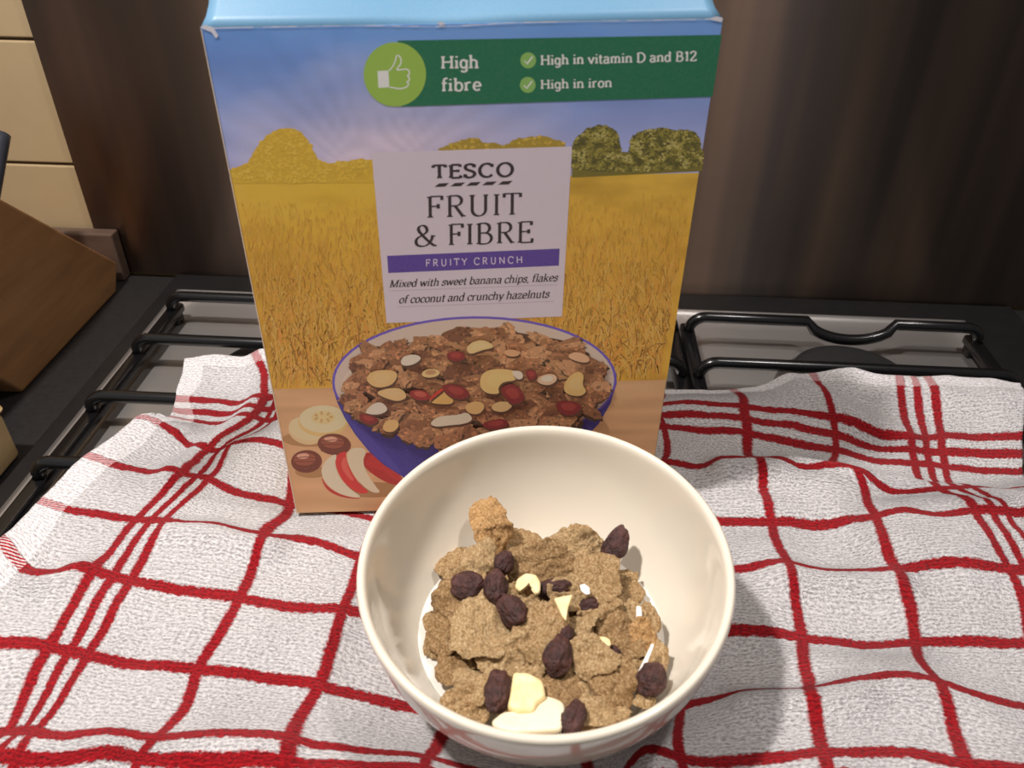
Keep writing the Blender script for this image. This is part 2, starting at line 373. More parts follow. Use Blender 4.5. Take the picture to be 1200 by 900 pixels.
CTRL = [  # (u, v, photo x, photo y)
 # left triple and checks
 (-1.4,2,100,533),(-.4,2,214,554),(0,2,244,560),(1,2,339,592),(.45,2,281,578),(-.9,2,152,549),
 (-1.4,3,46,586),(-1.05,3,80,597),(-.4,3,160,609),(0,3,193,610),(.5,3,245,613),(1,3,311,627),(1.4,3,352,630),(1.95,3,419,652),
 (-1.4,4,0,630),(-.95,4,36,671),(-.6,4,83,664),(-.4,4,110,667),(0,4,153,681),(.5,4,215,692),(1,4,281,701),(1.5,4,340,712),(2,4,402,714),
 (-.75,5,0,753),(-.4,5,58,758),(0,5,102,768),(.5,5,165,779),(1,5,232,784),(1.5,5,302,793),(2,5,374,803),(2.45,5,439,820),
 (-.4,6,8,858),(0,6,40,857),(.3,6,75,863),(.6,6,125,857),(1,6,183,865),(1.5,6,260,858),(2,6,340,864),(2.5,6,439,881),(3,6,501,887),
 (-.4,6.3,-25,886),(0,6.3,20,889),(.6,6.3,125,881),(1,6.3,163,888),(1.5,6.3,248,893),(2,6.3,334,892),(2.6,6.3,450,897),
 (-1.15,1,182,492),(-.4,1,244,527),(0,1,270,520),(.5,1,306,515),
 (-1.4,-.6,206,467),(-1,-.6,228,468),(-.7,-.6,271,472),(-.4,-.6,311,466),(0,-.6,327,452),
 (-1.4,0,198,488),(-.4,0,296,487),(0,0,320,492),(-.4,-.3,304,478),
 (-1.4,-1.8,216,420),(-.9,-1.8,250,415),(-.4,-1.7,300,416),(-.4,-1.2,310,440),
 (-.4,1.5,228,541),(0,1.5,259,541),(-.4,2.5,187,582),(0,2.5,219,585),(-.4,3.5,136,638),(0,3.5,172,645),(-.4,4.5,84,712),(0,4.5,128,724),(0,5.5,76,812),(-.4,5.5,32,808),
 (1,3.5,297,663),(1,4.5,258,742),(1,5.5,218,828),(2,4.5,389,757),(2,5.5,352,838),(2,3.8,408,700),(1,2.5,331,608),
 (3,6.3,497,900),
 # right side
 (5.1,-1.5,784,462),(6,-1.8,859,456),(6.5,-1.8,905,446),(7,-1.8,952,437),(7.5,-1.8,1002,431),(8,-1.8,1053,440),(8.2,-1.8,1070,441),(8.4,-1.8,1086,441),(9,-1.8,1160,443),(9.4,-1.8,1197,449),
 (5.3,-.6,797,471),(5.7,-.6,836,473),(6,-.6,872,476),(6.5,-.6,932,482),(7,-.6,976,488),(7.8,-.6,1046,511),(8,-.6,1068,511),(8.4,-.6,1103,511),(9.4,-.6,1200,511),
 (5.15,-.3,778,487),(6,-.3,874,491),(6.5,-.3,932,499),(7,-.3,979,509),(7.8,-.3,1050,526),(8.2,-.3,1086,529),(9.4,-.3,1200,532),
 (5.6,0,826,505),(6,0,876,507),(6.5,0,932,520),(7,0,980,528),(7.5,0,1020,539),(8,0,1072,543),(8.2,0,1090,544),(8.4,0,1108,547),(9.4,0,1200,553),
 (5,-.2,776,490),(5,.9,780,536),(5.1,1,784,541),(5.5,.96,832,541),(5.9,.78,868,536),(6,.8,880,535),(6,1.3,895,555),(5.75,1.3,862,556),(6.3,.8,916,538),(6.3,1.3,922,557),
 (6.6,.96,950,546),(6.6,1.35,956,562),(7,.85,983,544),(7,1.2,1013,570),(7.25,1.0,1030,568),(7.6,.75,1050,563),(7.6,1.4,1068,582),
 (8,.58,1084,566),(8.2,.59,1101,567),(8.4,.6,1117,569),(8,1.45,1126,580),(8.2,1.45,1144,581),(8.4,1.45,1160,582),(9,.7,1178,570),
 (.35,2.75,228,607),(.35,3.22,228,620),(.6,2.75,258,609),(.6,3.22,258,622),(.8,2.75,282,614),(.8,3.22,282,628),
 (6.3,2.75,956,662),(6.3,3.22,958,674),(6.6,2.75,992,663),(6.6,3.22,993,676),
 (5.6,4.75,878,803),(5.6,5.25,882,813),(6,4.75,948,799),(6,5.25,951,812),
 (5.55,2,852,612),(6,2,904,612),(6.6,2,976,614),(7,2,1026,604),(7.4,2,1064,597),(7.7,2,1104,603),(8,2,1142,597),(8.2,2,1164,597),(8.4,2,1180,598),(8.7,2,1202,600),
 (5.6,3,866,667),(5.8,3,895,661),(6,3,924,658),(6.5,3,982,669),(7,3,1050,666),(7.5,3,1116,658),(8,3,1184,667),(8.2,3,1202,668),
 (5.45,4,858,738),(6,4,940,748),(6.5,4,1008,757),(7,4,1073,753),(7.5,4,1140,752),(7.95,4,1200,754),
 (5.05,5,805,826),(5.25,5,826,821),(6.4,5,1002,796),(6.7,5,1048,790),(7,5,1100,798),(7.45,5,1160,819),(7.75,5,1200,828),
 (5,5.1,798,836),(5,6,798,888),(4.75,6,762,876),(5.4,6,852,893),(5.7,6,908,888),(6,6,965,882),(6.35,6,1016,882),(6.7,6,1068,882),(7,6,1134,896),
 (6,3.5,932,700),(7,3.5,1066,706),(6,2.5,910,634),(7,2.5,1036,632),(7,4.5,1078,773),(6,5.5,957,842),(7,5.5,1116,846),(6,4.5,942,776),
 (8,2.5,1162,630),(8.2,2.5,1183,632),(8,3.4,1199,703),
]
def towel_ctrl():
    U = []; P = []
    for u, v, x, y in CTRL:
        z = 0.0
        for _ in range(6):
            p = onz(x, y, z); z = 0.5 * z + 0.5 * float(zfun(p[0], p[1]))
        U.append((u, v)); P.append((p[0], p[1]))
    # hidden and out-of-frame regions continue the weave
    for u, v, x, y in [(2, -1.8, -0.055, 0.128), (3.5, -1.8, 0.03, 0.115), (3.5, 0, 0.03, 0.052), (2, 1, -0.055, 0.028), (4, 2, 0.055, -0.014), (4, 4, 0.047, -0.092), (4, 6, 0.042, -0.158),
                       (-1.4, 7.6, -0.265, -0.185), (1, 7.6, -0.155, -0.195), (4, 7.6, 0.04, -0.205), (7, 7.6, 0.205, -0.205), (9.4, 7.6, 0.345, -0.2), (9.4, 5.5, 0.345, -0.13),
                       (9.4, 3.5, 0.34, -0.075), (9.4, 1.7, 0.335, 0.0), (-1.4, 5.3, -0.262, -0.095), (-1.4, 6.4, -0.265, -0.145)]:
        U.append((u, v)); P.append((x, y))
    return np.array(U, float), np.array(P, float)
TU, TP = towel_ctrl()
def tps_fit(U, P, lam):
    n = len(U); d2 = ((U[:, None] - U[None]) ** 2).sum(-1); K = 0.5 * d2 * np.log(d2 + 1e-12) + lam * np.eye(n)
    Q = np.hstack([np.ones((n, 1)), U]); A = np.zeros((n + 3, n + 3)); A[:n, :n] = K; A[:n, n:] = Q; A[n:, :n] = Q.T
    b = np.zeros((n + 3, 2)); b[:n] = P; return np.linalg.solve(A, b)
TW = tps_fit(TU, TP, 0.002)
def tps_eval(X):
    d2 = ((X[:, None] - TU[None]) ** 2).sum(-1); K = 0.5 * d2 * np.log(d2 + 1e-12)
    return K @ TW[:len(TU)] + np.hstack([np.ones((len(X), 1)), X]) @ TW[len(TU):]
def mat_towel():
    t = NT('terry_cotton'); uv = t.n('ShaderNodeUVMap', uv_map='UVMap').outputs[0]
    s = t.n('ShaderNodeSeparateXYZ'); t.l(uv, s.inputs[0]); u, v = s.outputs[0], s.outputs[1]
    jag = t.math('SUBTRACT', t.noise(uv, 22, 2, 0.6), 0.5); jag2 = t.math('SUBTRACT', t.noise(uv, 3.2, 2), 0.5)
    def lines(c, extra, last, hw, ju, jv):
        cc = t.math('MULTIPLY_ADD', jag, ju, c); cc = t.math('MULTIPLY_ADD', jag2, jv, cc)
        d = t.math('ABSOLUTE', t.math('SUBTRACT', cc, t.math('MINIMUM', t.math('MAXIMUM', t.math('ROUND', cc), 0.0), last)))
        for e in extra: d = t.math('MINIMUM', d, t.math('ABSOLUTE', t.math('SUBTRACT', cc, e)))
        mr = t.n('ShaderNodeMapRange'); mr.inputs[1].default_value = hw + 0.012; mr.inputs[2].default_value = hw - 0.012
        t.l(d, mr.inputs[0]); return mr.outputs[0]
    mu = lines(u, (-.4, -.2, 8.2, 8.4), 8.0, 0.052, 0.05, 0.03); mv = lines(v, (-.6, -.3, 6.3, 6.6), 6.0, 0.078, 0.09, 0.05)
    m = t.math('MAXIMUM', mu, mv)
    # flat woven hem along the edges: paler stripes, no pile
    hem = t.math('MAXIMUM', t.math('LESS_THAN', u, -1.08), t.math('LESS_THAN', v, -1.52))
    hatch = t.math('GREATER_THAN', t.math('SINE', t.math('MULTIPLY', t.math('ADD', u, v), 150.0)), 0.0)
    m2 = t.math('MULTIPLY', m, t.math('SUBTRACT', 1.0, t.math('MULTIPLY', hem, t.math('MULTIPLY', hatch, 0.75))))
    loop = t.noise(t.scaled(uv, (30, 42, 1)), 1.0, 3, 0.6)
    wob = t.noise(t.scaled(uv, (5, 7, 1)), 1.0, 2)
    ribs = t.math('SINE', t.math('ADD', t.math('MULTIPLY', v, 2 * math.pi * 19), t.math('MULTIPLY', wob, 16.0)))
    pile0 = t.math('ADD', loop, t.math('MULTIPLY', ribs, 0.055))
    pile = t.math('MULTIPLY', pile0, 1.6)
    pile = t.math('MULTIPLY', pile, t.math('SUBTRACT', 1.0, t.math('MULTIPLY', hem, 0.8)))
    h = t.math('ADD', pile, t.math('MULTIPLY', m, 0.35))
    lc = t.n('ShaderNodeMapRange'); lc.inputs[1].default_value = 0.34; lc.inputs[2].default_value = 0.62; t.l(pile0, lc.inputs[0]); lc = lc.outputs[0]
    white = t.mix(lc, lin(156, 150, 150), lin(236, 231, 229)); red = t.mix(lc, lin(110, 6, 14), lin(176, 14, 26))  # shade in the gaps between the loops is mixed into the yarn colours
    white = t.mix(t.math('MULTIPLY', t.noise(uv, 1.1, 3), 0.3), white, lin(206, 204, 208))
    t.set(Base_Color=t.mix(m2, white, red), Roughness=0.95, Sheen_Weight=0.06, Sheen_Roughness=0.6)
    t.b.inputs['Specular IOR Level'].default_value = 0.1
    t.bump(h, 0.8, 0.0020); return t.m
def build_towel():
    us = np.arange(-1.4, 9.4001, 0.032); vs_ = np.arange(-1.8, 7.6001, 0.03)
    UU, VV = np.meshgrid(us, vs_); X = np.stack([UU.ravel(), VV.ravel()], 1)
    XY = np.vstack([tps_eval(c) for c in np.array_split(X, 20)])
    Z = zfun(XY[:, 0], XY[:, 1])
    e = np.array([mnoise.noise(Vector((a * 9, b * 9, 0))) for a, b in X]) * 0.00035
    Z = Z + e; nx = len(us); ny = len(vs_)
    verts = np.column_stack([XY, Z])
    fs = [(j * nx + i, (j + 1) * nx + i, (j + 1) * nx + i + 1, j * nx + i + 1) for j in range(ny - 1) for i in range(nx - 1)]
    o = mesh_obj('tea_towel', verts.tolist(), fs, mat_towel(), None, True)
    ul = o.data.uv_layers.new(name='UVMap'); li = np.zeros(len(o.data.loops), int); o.data.loops.foreach_get('vertex_index', li)
    ul.data.foreach_set('uv', X[li].astype(np.float32).ravel())
    md = o.modifiers.new('cloth_thickness', 'SOLIDIFY'); md.thickness = 0.0022; md.offset = -1.0
    tag(o, 'white terry tea towel with red check stripes spread over the hob', 'tea towel')
    return o
towel = build_towel()
# ================================================================== CEREAL BOX
PG = 2.12          # printed colours: photo colour under the box's dim light -> ink colour
def ink(r, g, b, k=1.0):
    c = [q * PG * k for q in lin(r, g, b)]; m = max(1.0, max(c) / 0.90)
    return tuple(q / m for q in c)
def mat_print(name, rough=0.38):
    t = NT(name); a = t.n('ShaderNodeVertexColor', layer_name='ink')
    f = t.noise(t.obj(), 900, 2); col = t.mix(t.math('MULTIPLY', f, 0.12), a.outputs[0], (0.5, 0.45, 0.4))
    t.set(Base_Color=col, Roughness=rough); t.b.inputs['Specular IOR Level'].default_value = 0.25; return t.m
M_print = mat_print('printed_card')
M_card = speckled('grey_card_inside', lin(150, 138, 122), lin(170, 158, 140), 300, 0.8)
TLp, TRp, BRp, BLp = (235, 33), (847, 22), (758.9, 590), (347, 601)
BOXD = 0.066
box = tag(empty('cereal_box', (0, BOXD / 2, -0.0012)), 'tall printed cereal carton standing on the towel behind the bowl', 'cereal box')
class Art:
    """flat printed shapes on the front of the carton, one mesh with a colour for each corner"""
    def __init__(s): s.v = []; s.f = []; s.c = []
    def pt(s, x, y, layer):
        p = ony(x, y, -0.000012 * layer); return (p[0], p[1], p[2])
    def poly(s, pts, layer, col):
        cols = col if isinstance(col, list) else [col] * len(pts)
        b = len(s.v); s.v += [s.pt(x, y, layer) for x, y in pts]; s.f.append(tuple(range(b, b + len(pts)))); s.c += cols
    def face3(s, pts, col):
        b = len(s.v); s.v += pts; s.f.append(tuple(range(b, b + len(pts)))); s.c += [col] * len(pts)
    def strip(s, pts, w, layer, col):
        n = len(pts); L = []; R = []
        for i, (x, y) in enumerate(pts):
            x0, y0 = pts[max(i - 1, 0)]; x1, y1 = pts[min(i + 1, n - 1)]
            d = math.hypot(x1 - x0, y1 - y0) or 1; ww = w(i / (n - 1)) if callable(w) else w
            nx_, ny_ = -(y1 - y0) / d * ww / 2, (x1 - x0) / d * ww / 2; L.append((x + nx_, y + ny_)); R.append((x - nx_, y - ny_))
        for i in range(n - 1): s.poly([L[i], L[i + 1], R[i + 1], R[i]], layer, col)
    def build(s, name, parent, mat=None):
        o = mesh_obj(name, s.v, s.f, mat or M_print, parent); me = o.data
        # make every shape face the front
        for p in me.polygons:
            if p.normal.y > 0: p.flip()
        at = me.color_attributes.new('ink', 'FLOAT_COLOR', 'CORNER')
        for lp in me.loops: at.data[lp.index].color = (*s.c[lp.vertex_index], 1)
        return o
# ---- carton: walls, floor and the raised front flap
def cp(p, y=0.0): q = ony(*p, 0.0); return Vector((q[0], y, q[2]))
fTL, fTR, fBR, fBL = cp(TLp), cp(TRp), cp(BRp), cp(BLp)
TH = 0.0006
car = []; carf = []
def quad(a, b, c, d): 
    k = len(car); car.extend([tuple(a), tuple(b), tuple(c), tuple(d)]); carf.append((k, k + 1, k + 2, k + 3))
back = Vector((0, BOXD, 0))
g = Vector((0, 0.00002, 0))
quad(fBL + g, fBR + g, fTR + g, fTL + g); quad(fBR + back, fBL + back, fTL + back, fTR + back)
quad(fBL + back, fBL, fTL, fTL + back); quad(fBR, fBR + back, fTR + back, fTR); quad(fBL + back, fBR + back, fBR, fBL)
co = mesh_obj('carton', car, carf, M_print, box)
ca = co.data.color_attributes.new('ink', 'FLOAT_COLOR', 'CORNER')
for lp in co.data.loops:
    z = car[lp.vertex_index][2]; ca.data[lp.index].color = (*(lin(90, 150, 205) if z > 0.1 else lin(215, 170, 70)), 1)
so = co.modifiers.new('card', 'SOLIDIFY'); so.thickness = 0.0006; so.offset = -1.0
# pushed-in closing panels seen in the open top from other sides
bm = bmesh.new()
add_prism(bm, [(0.003, 0.236), (BOXD - 0.003, 0.236), (BOXD - 0.003, 0.2366), (0.003, 0.2366)], -0.0935, 0.0935)
bm_obj('inner_flap', bm, M_card, box)
# raised front flap, leaning back, with notched ends and a bowed fold
fa = math.radians(52); fd = Vector((0, math.sin(fa), math.cos(fa))); FLH = 0.052
def flap_pt(u, t):
    base = fTL.lerp(fTR, u); dip = -0.0012 * math.exp(-((u - 0.46) / 0.10) ** 2) * (1 - t)
    return base + fd * (FLH * t) + Vector((0, 0.0, dip)) + Vector((0, math.cos(fa), -math.sin(fa))) * (0.0025 * math.sin(math.pi * u) * t)
NU, NV = 48, 10; fv = []; ff = []; fcl = []
rb = random.Random(5)
for j in range(NV + 1):
    t_ = j / NV
    ins = 0.004 + 0.008 * min(1, t_ * 5) ** 0.8 if j else 0.0
    insr = 0.005 + 0.014 * min(1, t_ * 4) ** 0.7 if j else 0.0
    for i in range(NU + 1):
        u = ins + (1 - ins - insr) * i / NU; fv.append(tuple(flap_pt(u, t_)))
        n_ = mnoise.noise(Vector((u * 3, t_ * 2, 4)))
        fcl.append(tuple(a + (b - a) * min(1, max(0, 0.45 + 0.6 * n_)) for a, b in zip((0.085, 0.23, 0.38), (0.125, 0.28, 0.42))))
for j in range(NV):
    for i in range(NU):
        k = j * (NU + 1) + i; ff.append((k, k + 1, k + NU + 2, k + NU + 1))
fo = mesh_obj('top_flap', fv, ff, M_print, box, True)
ca = fo.data.color_attributes.new('ink', 'FLOAT_COLOR', 'CORNER')
for lp in fo.data.loops: ca.data[lp.index].color = (*fcl[lp.vertex_index], 1)
so = fo.modifiers.new('card', 'SOLIDIFY'); so.thickness = 0.0006; so.offset = -1.0
# worn pale card at the fold and the two torn corners
A = Art(); W_ = ink(205, 205, 215)
fold = [(236 + 611 * k / 60, 33 - 11 * k / 60 + (3.0 * math.exp(-((k / 60 - .46) / .10) ** 2))) for k in range(61)]
for k in range(60):
    w_ = 0.9 * (0.4 + rb.random()); A.poly([(fold[k][0], fold[k][1] - w_ * .5), (fold[k + 1][0], fold[k + 1][1] - w_ * .5), (fold[k + 1][0], fold[k + 1][1] + w_ * .6), (fold[k][0], fold[k][1] + w_ * .6)], 12, W_)
A.poly([(234, 32), (240, 29), (250, 32), (256, 42), (253, 45), (248, 38), (241, 35)], 13, W_)
A.poly([(847, 21), (840, 19), (830, 22), (836, 24), (846, 26)], 13, W_)
A.poly([(512, 27), (518, 25), (522, 28.5), (516, 30)], 13, W_)
A.poly([(235, 34), (236.1, 34), (348.1, 600), (347.2, 601)], 13, ink(176, 160, 140))
A.build('worn_edge', box)

# ---- printed picture: sky, trees, wheat, board
def lerp2(a, b, t): return (a[0] + (b[0] - a[0]) * t, a[1] + (b[1] - a[1]) * t)
def face(s_, t_):   # s across, t down the front, in photo pixels
    l = lerp2(TLp, BLp, t_); r = lerp2(TRp, BRp, t_); return lerp2(l, r, s_)
def cut(pts, n=2):
    for _ in range(n): pts = [q for a, b in zip(pts, pts[1:] + pts[:1]) for q in (lerp2(a, b, .25), lerp2(a, b, .75))]
    return pts
A = Art()
def fbm(x, y, s0=0): return mnoise.fractal(Vector((x, y, s0)), 1.0, 2.0, 4)
def sky(s_, t_):
    # deep blue upper left, paler towards the low sun
    c0 = np.array((70, 106, 162)); c1 = np.array((140, 138, 172)); c2 = np.array((165, 152, 166)); ctop = np.array((96, 136, 186))
    n_ = fbm(s_ * 4, t_ * 9, 2)
    d = math.hypot((s_ - 0.36) * 1.0, (t_ - 0.33) * 1.5); w1 = min(1, max(0, 1.25 - d * 2.9 + 0.25 * n_)); hz = min(1, max(0, t_ / 0.33))
    base = c0 * (1 - hz) + c1 * hz; base = base * (1 - w1) + c2 * w1
    tp = max(0, 1 - t_ / 0.07) * (0.6 if s_ < 0.3 else 1.0); base = base * (1 - tp * .8) + ctop * tp * .8
    # thin rays
    an = math.atan2(t_ - 0.33, s_ - 0.3); base = base * (1 + 0.04 * math.sin(an * 34) * max(0, 1 - d * 1.6))
    return ink(*[max(0, min(255, q + 10 * n_)) for q in base])
HZ = 0.318
NS, NTT = 70, 46
for j in range(NTT):
    for i in range(NS):
        q = [(i / NS, HZ * j / NTT), ((i + 1) / NS, HZ * j / NTT), ((i + 1) / NS, HZ * (j + 1) / NTT), (i / NS, HZ * (j + 1) / NTT)]
        A.poly([face(*z) for z in q], 1, [sky(*z) for z in q])
def wheat(s_, t_):
    n_ = fbm(s_ * 7, t_ * 22, 5); far = max(0, 1 - (t_ - HZ) / 0.16)
    c = np.array((172, 130, 42)) * (1 - far) + np.array((170, 136, 48)) * far
    sun = max(0, 1 - math.hypot(s_ - .25, (t_ - HZ) * 2) * 2.4); c = c * (1 - sun * .6) + np.array((186, 152, 44)) * sun * .6
    return ink(*[max(0, min(255, q + w2 * n_)) for q, w2 in zip(c, (26, 24, 14))])
T1 = 0.745
for j in range(60):
    for i in range(70):
        ta = HZ + (T1 - HZ) * j / 60; tb_ = HZ + (T1 - HZ) * (j + 1) / 60
        q = [(i / 70, ta), ((i + 1) / 70, ta), ((i + 1) / 70, tb_), (i / 70, tb_)]
        A.poly([face(*z) for z in q], 1, [wheat(*z) for z in q])
ra = random.Random(11)
wc = [(178, 138, 56), (194, 152, 68), (160, 118, 42), (140, 98, 32), (174, 122, 46), (212, 172, 92), (122, 82, 28), (186, 126, 52)]
for k in range(9000):
    t_ = 0.365 + (T1 - 0.365) * (ra.random() ** 0.8); s_ = ra.random(); x, y = face(s_, t_)
    if 448 < x < 656 and y < 372: continue
    g_ = (t_ - 0.34) / (T1 - 0.34); L = (3 + 24 * g_) * ra.uniform(.6, 1.3); ang = ra.gauss(0, 0.22); w_ = 0.6 + 0.9 * g_ * ra.uniform(.5, 1.2)
    bend = ra.gauss(0, .28) * g_; pts = []; cx, cy = x, y; L = min(L, (t_ - 0.345) * 570)
    if L < 2: continue
    lim = face(s_, T1)[1]
    for m_ in range(5):
        pts.append((cx, cy)); a_ = ang + bend * m_; cx += math.sin(a_) * L / 4; cy -= math.cos(a_) * L / 4
    xl = face(0.006, t_)[0]; xr = face(0.994, t_)[0]
    if any(p[0] < xl + 0.1 or p[0] > xr - 2 or p[1] > lim for p in pts): continue
    bc = (172, 132, 46); c = ra.choice(wc); q_ = min(1, 0.22 + 0.95 * g_); col = [b_ + (a_ - b_) * q_ for a_, b_ in zip(c, bc)]
    A.strip(pts, lambda f, w_=w_: w_ * (0.5 + 0.7 * f), 2 + (k % 61) * 0.05, ink(*col))
    if g_ > .5 and ra.random() < .10:      # an ear with whiskers
        ex_, ey_ = pts[-1]
        for m_ in range(4):
            a_ = ang + bend * 4 + ra.uniform(-.5, .5); A.strip([(ex_, ey_), (ex_ + math.sin(a_) * 6 * g_, ey_ - math.cos(a_) * 6 * g_)], 0.55, 3, ink(*wc[ra.choice((1, 5, 0))]))
# trees and hedge
def blob(pts, layer, cols, n, size, seed):
    """tree silhouette filled with leaf dabs"""
    r_ = random.Random(seed); pts = cut(pts, 2); pts = [(x + r_.uniform(-.9, .9), y + r_.uniform(-.9, .9)) for x, y in pts]; A.poly(pts, layer, ink(*cols[0]))
    xs_ = [p[0] for p in pts]; ys_ = [p[1] for p in pts]
    def inside(x, y):
        c = False; j = len(pts) - 1
        for i in range(len(pts)):
            if (pts[i][1] > y) != (pts[j][1] > y) and x < (pts[j][0] - pts[i][0]) * (y - pts[i][1]) / (pts[j][1] - pts[i][1]) + pts[i][0]: c = not c
            j = i
        return c
    m_ = len(cols)
    for q_ in range(n):
        x = r_.uniform(min(xs_), max(xs_)); y = r_.uniform(min(ys_), max(ys_))
        if not inside(x, y): continue
        s_ = size * r_.uniform(.4, 1.2); a0 = r_.uniform(0, 6)
        v_ = 0.5 + 0.9 * fbm(x / 13.0, y / 11.0, seed) + r_.uniform(-.16, .16); ci = min(m_ - 1.001, max(0, v_ * m_)); k_ = int(ci); f_ = ci - k_
        ca_, cb_ = cols[k_], cols[min(m_ - 1, k_ + 1)]; col = [u_ + (w_ - u_) * f_ for u_, w_ in zip(ca_, cb_)]
        A.poly([(x + s_ * math.cos(a0 + q * 1.05) * r_.uniform(.7, 1.2), y + s_ * .7 * math.sin(a0 + q * 1.05) * r_.uniform(.7, 1.2)) for q in range(6)], layer + 0.3 + 2.4 * q_ / n, ink(*col))
def z2(pts): return [(540 + x / 3.75, y / 3.75) for x, y in pts]
def z1(pts): return [(220 + x / 3.75, y / 3.75) for x, y in pts]
YL = [(164, 132, 40), (170, 138, 42), (178, 146, 48), (186, 156, 58)]
A.poly(z1([(180, 745), (300, 728), (600, 722), (814, 700), (816, 803), (195, 806)]), 2.9, ink(168, 136, 42))
blob(z1([(178, 742), (265, 722), (285, 670), (325, 618), (370, 580), (430, 560), (490, 572), (525, 610), (555, 665), (585, 722), (690, 708), (808, 690), (815, 800), (195, 803)]), 3, YL, 1500, 2.2, 1)
GR = [(66, 62, 26), (88, 82, 32), (106, 98, 40), (122, 112, 48), (142, 132, 74)]
A.poly(z2([(488, 680), (600, 660), (900, 680), (1066, 664), (1061, 752), (488, 780)]), 2.9, ink(92, 84, 32))
blob(z2([(488, 690), (490, 625), (520, 590), (560, 562), (610, 548), (650, 553), (685, 578), (702, 625), (704, 690), (725, 690), (745, 640), (742, 610), (785, 578), (840, 565), (890, 560), (930, 575), (985, 568), (1035, 580), (1052, 620), (1056, 655), (1068, 680), (1062, 742), (488, 766)]), 3, GR, 2600, 1.9, 2)
blob(z2([(-100, 655), (-60, 640), (0, 615), (40, 606), (85, 612), (105, 632), (150, 625), (195, 640), (230, 612), (300, 600), (380, 600), (440, 620), (465, 640), (465, 655), (-100, 668)]), 3, [(132, 110, 38), (148, 124, 44), (164, 138, 54)], 160, 2.5, 3)
# wooden board at the bottom
for j in range(24):
    for i in range(40):
        def bd(s_, t_): 
            n_ = fbm(s_ * 3, t_ * 60, 9); return ink(*[q + w2 * n_ for q, w2 in zip((168, 130, 92), (14, 14, 12))])
        ta = T1 + (1 - T1) * j / 24; tb_ = T1 + (1 - T1) * (j + 1) / 24
        q = [(i / 40, ta), ((i + 1) / 40, ta), ((i + 1) / 40, tb_), (i / 40, tb_)]
        A.poly([face(min(z[0], .9985), z[1]) for z in q], 4.2, [bd(*z) for z in q])
A.build('front_picture', box)
# ---- fruit on the pictured board
A = Art()
def z4(pts): return [(320 + x / 2.857, 350 + y / 2.857) for x, y in pts]
def ell(cx, cy, rx, ry, rot=0, n=28, a0=0, a1=2 * math.pi):
    return [(cx + rx * math.cos(a) * math.cos(rot) - ry * math.sin(a) * math.sin(rot), cy + rx * math.cos(a) * math.sin(rot) + ry * math.sin(a) * math.cos(rot)) for a in [a0 + (a1 - a0) * k / n for k in range(n)]]
def disc(layer, cx, cy, rx, ry, col, rot=0): A.poly(z4(ell(cx, cy, rx, ry, rot)), layer, ink(*col))
disc(5.0, 125, 470, 95, 26, (142, 104, 66)); disc(5.0, 130, 580, 56, 20, (140, 102, 64))
disc(5.2, 112, 442, 62, 46, (186, 160, 116), .25); disc(5.3, 110, 436, 58, 38, (206, 186, 142), .25)
disc(5.4, 168, 412, 84, 50, (188, 158, 100)); disc(5.5, 168, 403, 80, 46, (218, 202, 158)); disc(5.6, 168, 398, 40, 22, (206, 184, 128))
for k in range(7): disc(5.7, 168 + 26 * math.cos(k * .9), 396 + 13 * math.sin(k * .9), 7, 4, (160, 128, 76), k * .9)
for cx, cy, rx, ry, ro in ((205, 488, 56, 36, .1), (112, 545, 52, 38, -.05)):
    disc(5.8, cx, cy, rx, ry, (96, 48, 34), ro); disc(5.9, cx - 6, cy - 8, rx * .7, ry * .6, (122, 66, 46), ro); disc(6.0, cx - 12, cy - 18, rx * .4, ry * .25, (176, 130, 108), ro)
    for k in range(5): A.strip(z4([(cx - rx * .8, cy + (k - 2) * ry * .3), (cx, cy + (k - 2) * ry * .42), (cx + rx * .8, cy + (k - 2) * ry * .25)]), .8, 6.05, ink(84, 42, 30))
disc(5.0, 330, 640, 120, 26, (134, 98, 62))
def wedge_a(pts, layer, col): A.poly(z4(cut(pts)), layer, ink(*col))
wedge_a([(290, 525), (330, 510), (380, 535), (420, 580), (440, 620), (400, 625), (350, 600), (305, 565)], 6.2, (140, 36, 32))
wedge_a([(300, 560), (330, 520), (360, 520), (415, 585), (435, 600), (420, 615), (360, 570)], 6.25, (150, 40, 36))
wedge_a([(246, 520), (262, 500), (300, 498), (314, 512), (300, 540), (310, 580), (345, 630), (362, 650), (330, 650), (285, 612), (255, 565)], 6.4, (214, 196, 164))
wedge_a([(205, 545), (215, 520), (246, 508), (243, 530), (258, 575), (292, 625), (325, 648), (300, 655), (262, 640), (225, 600)], 6.6, (166, 44, 40))
wedge_a([(225, 560), (235, 530), (244, 530), (250, 570), (275, 612), (255, 606)], 6.65, (190, 84, 70))
wedge_a([(158, 580), (172, 545), (204, 520), (214, 525), (206, 555), (222, 600), (262, 642), (296, 662), (280, 668), (225, 655), (180, 625)], 6.8, (216, 202, 172))
wedge_a([(158, 590), (180, 628), (225, 657), (282, 669), (292, 664), (285, 672), (222, 664), (175, 638)], 6.85, (150, 44, 38))
A.build('pictured_fruit', box)
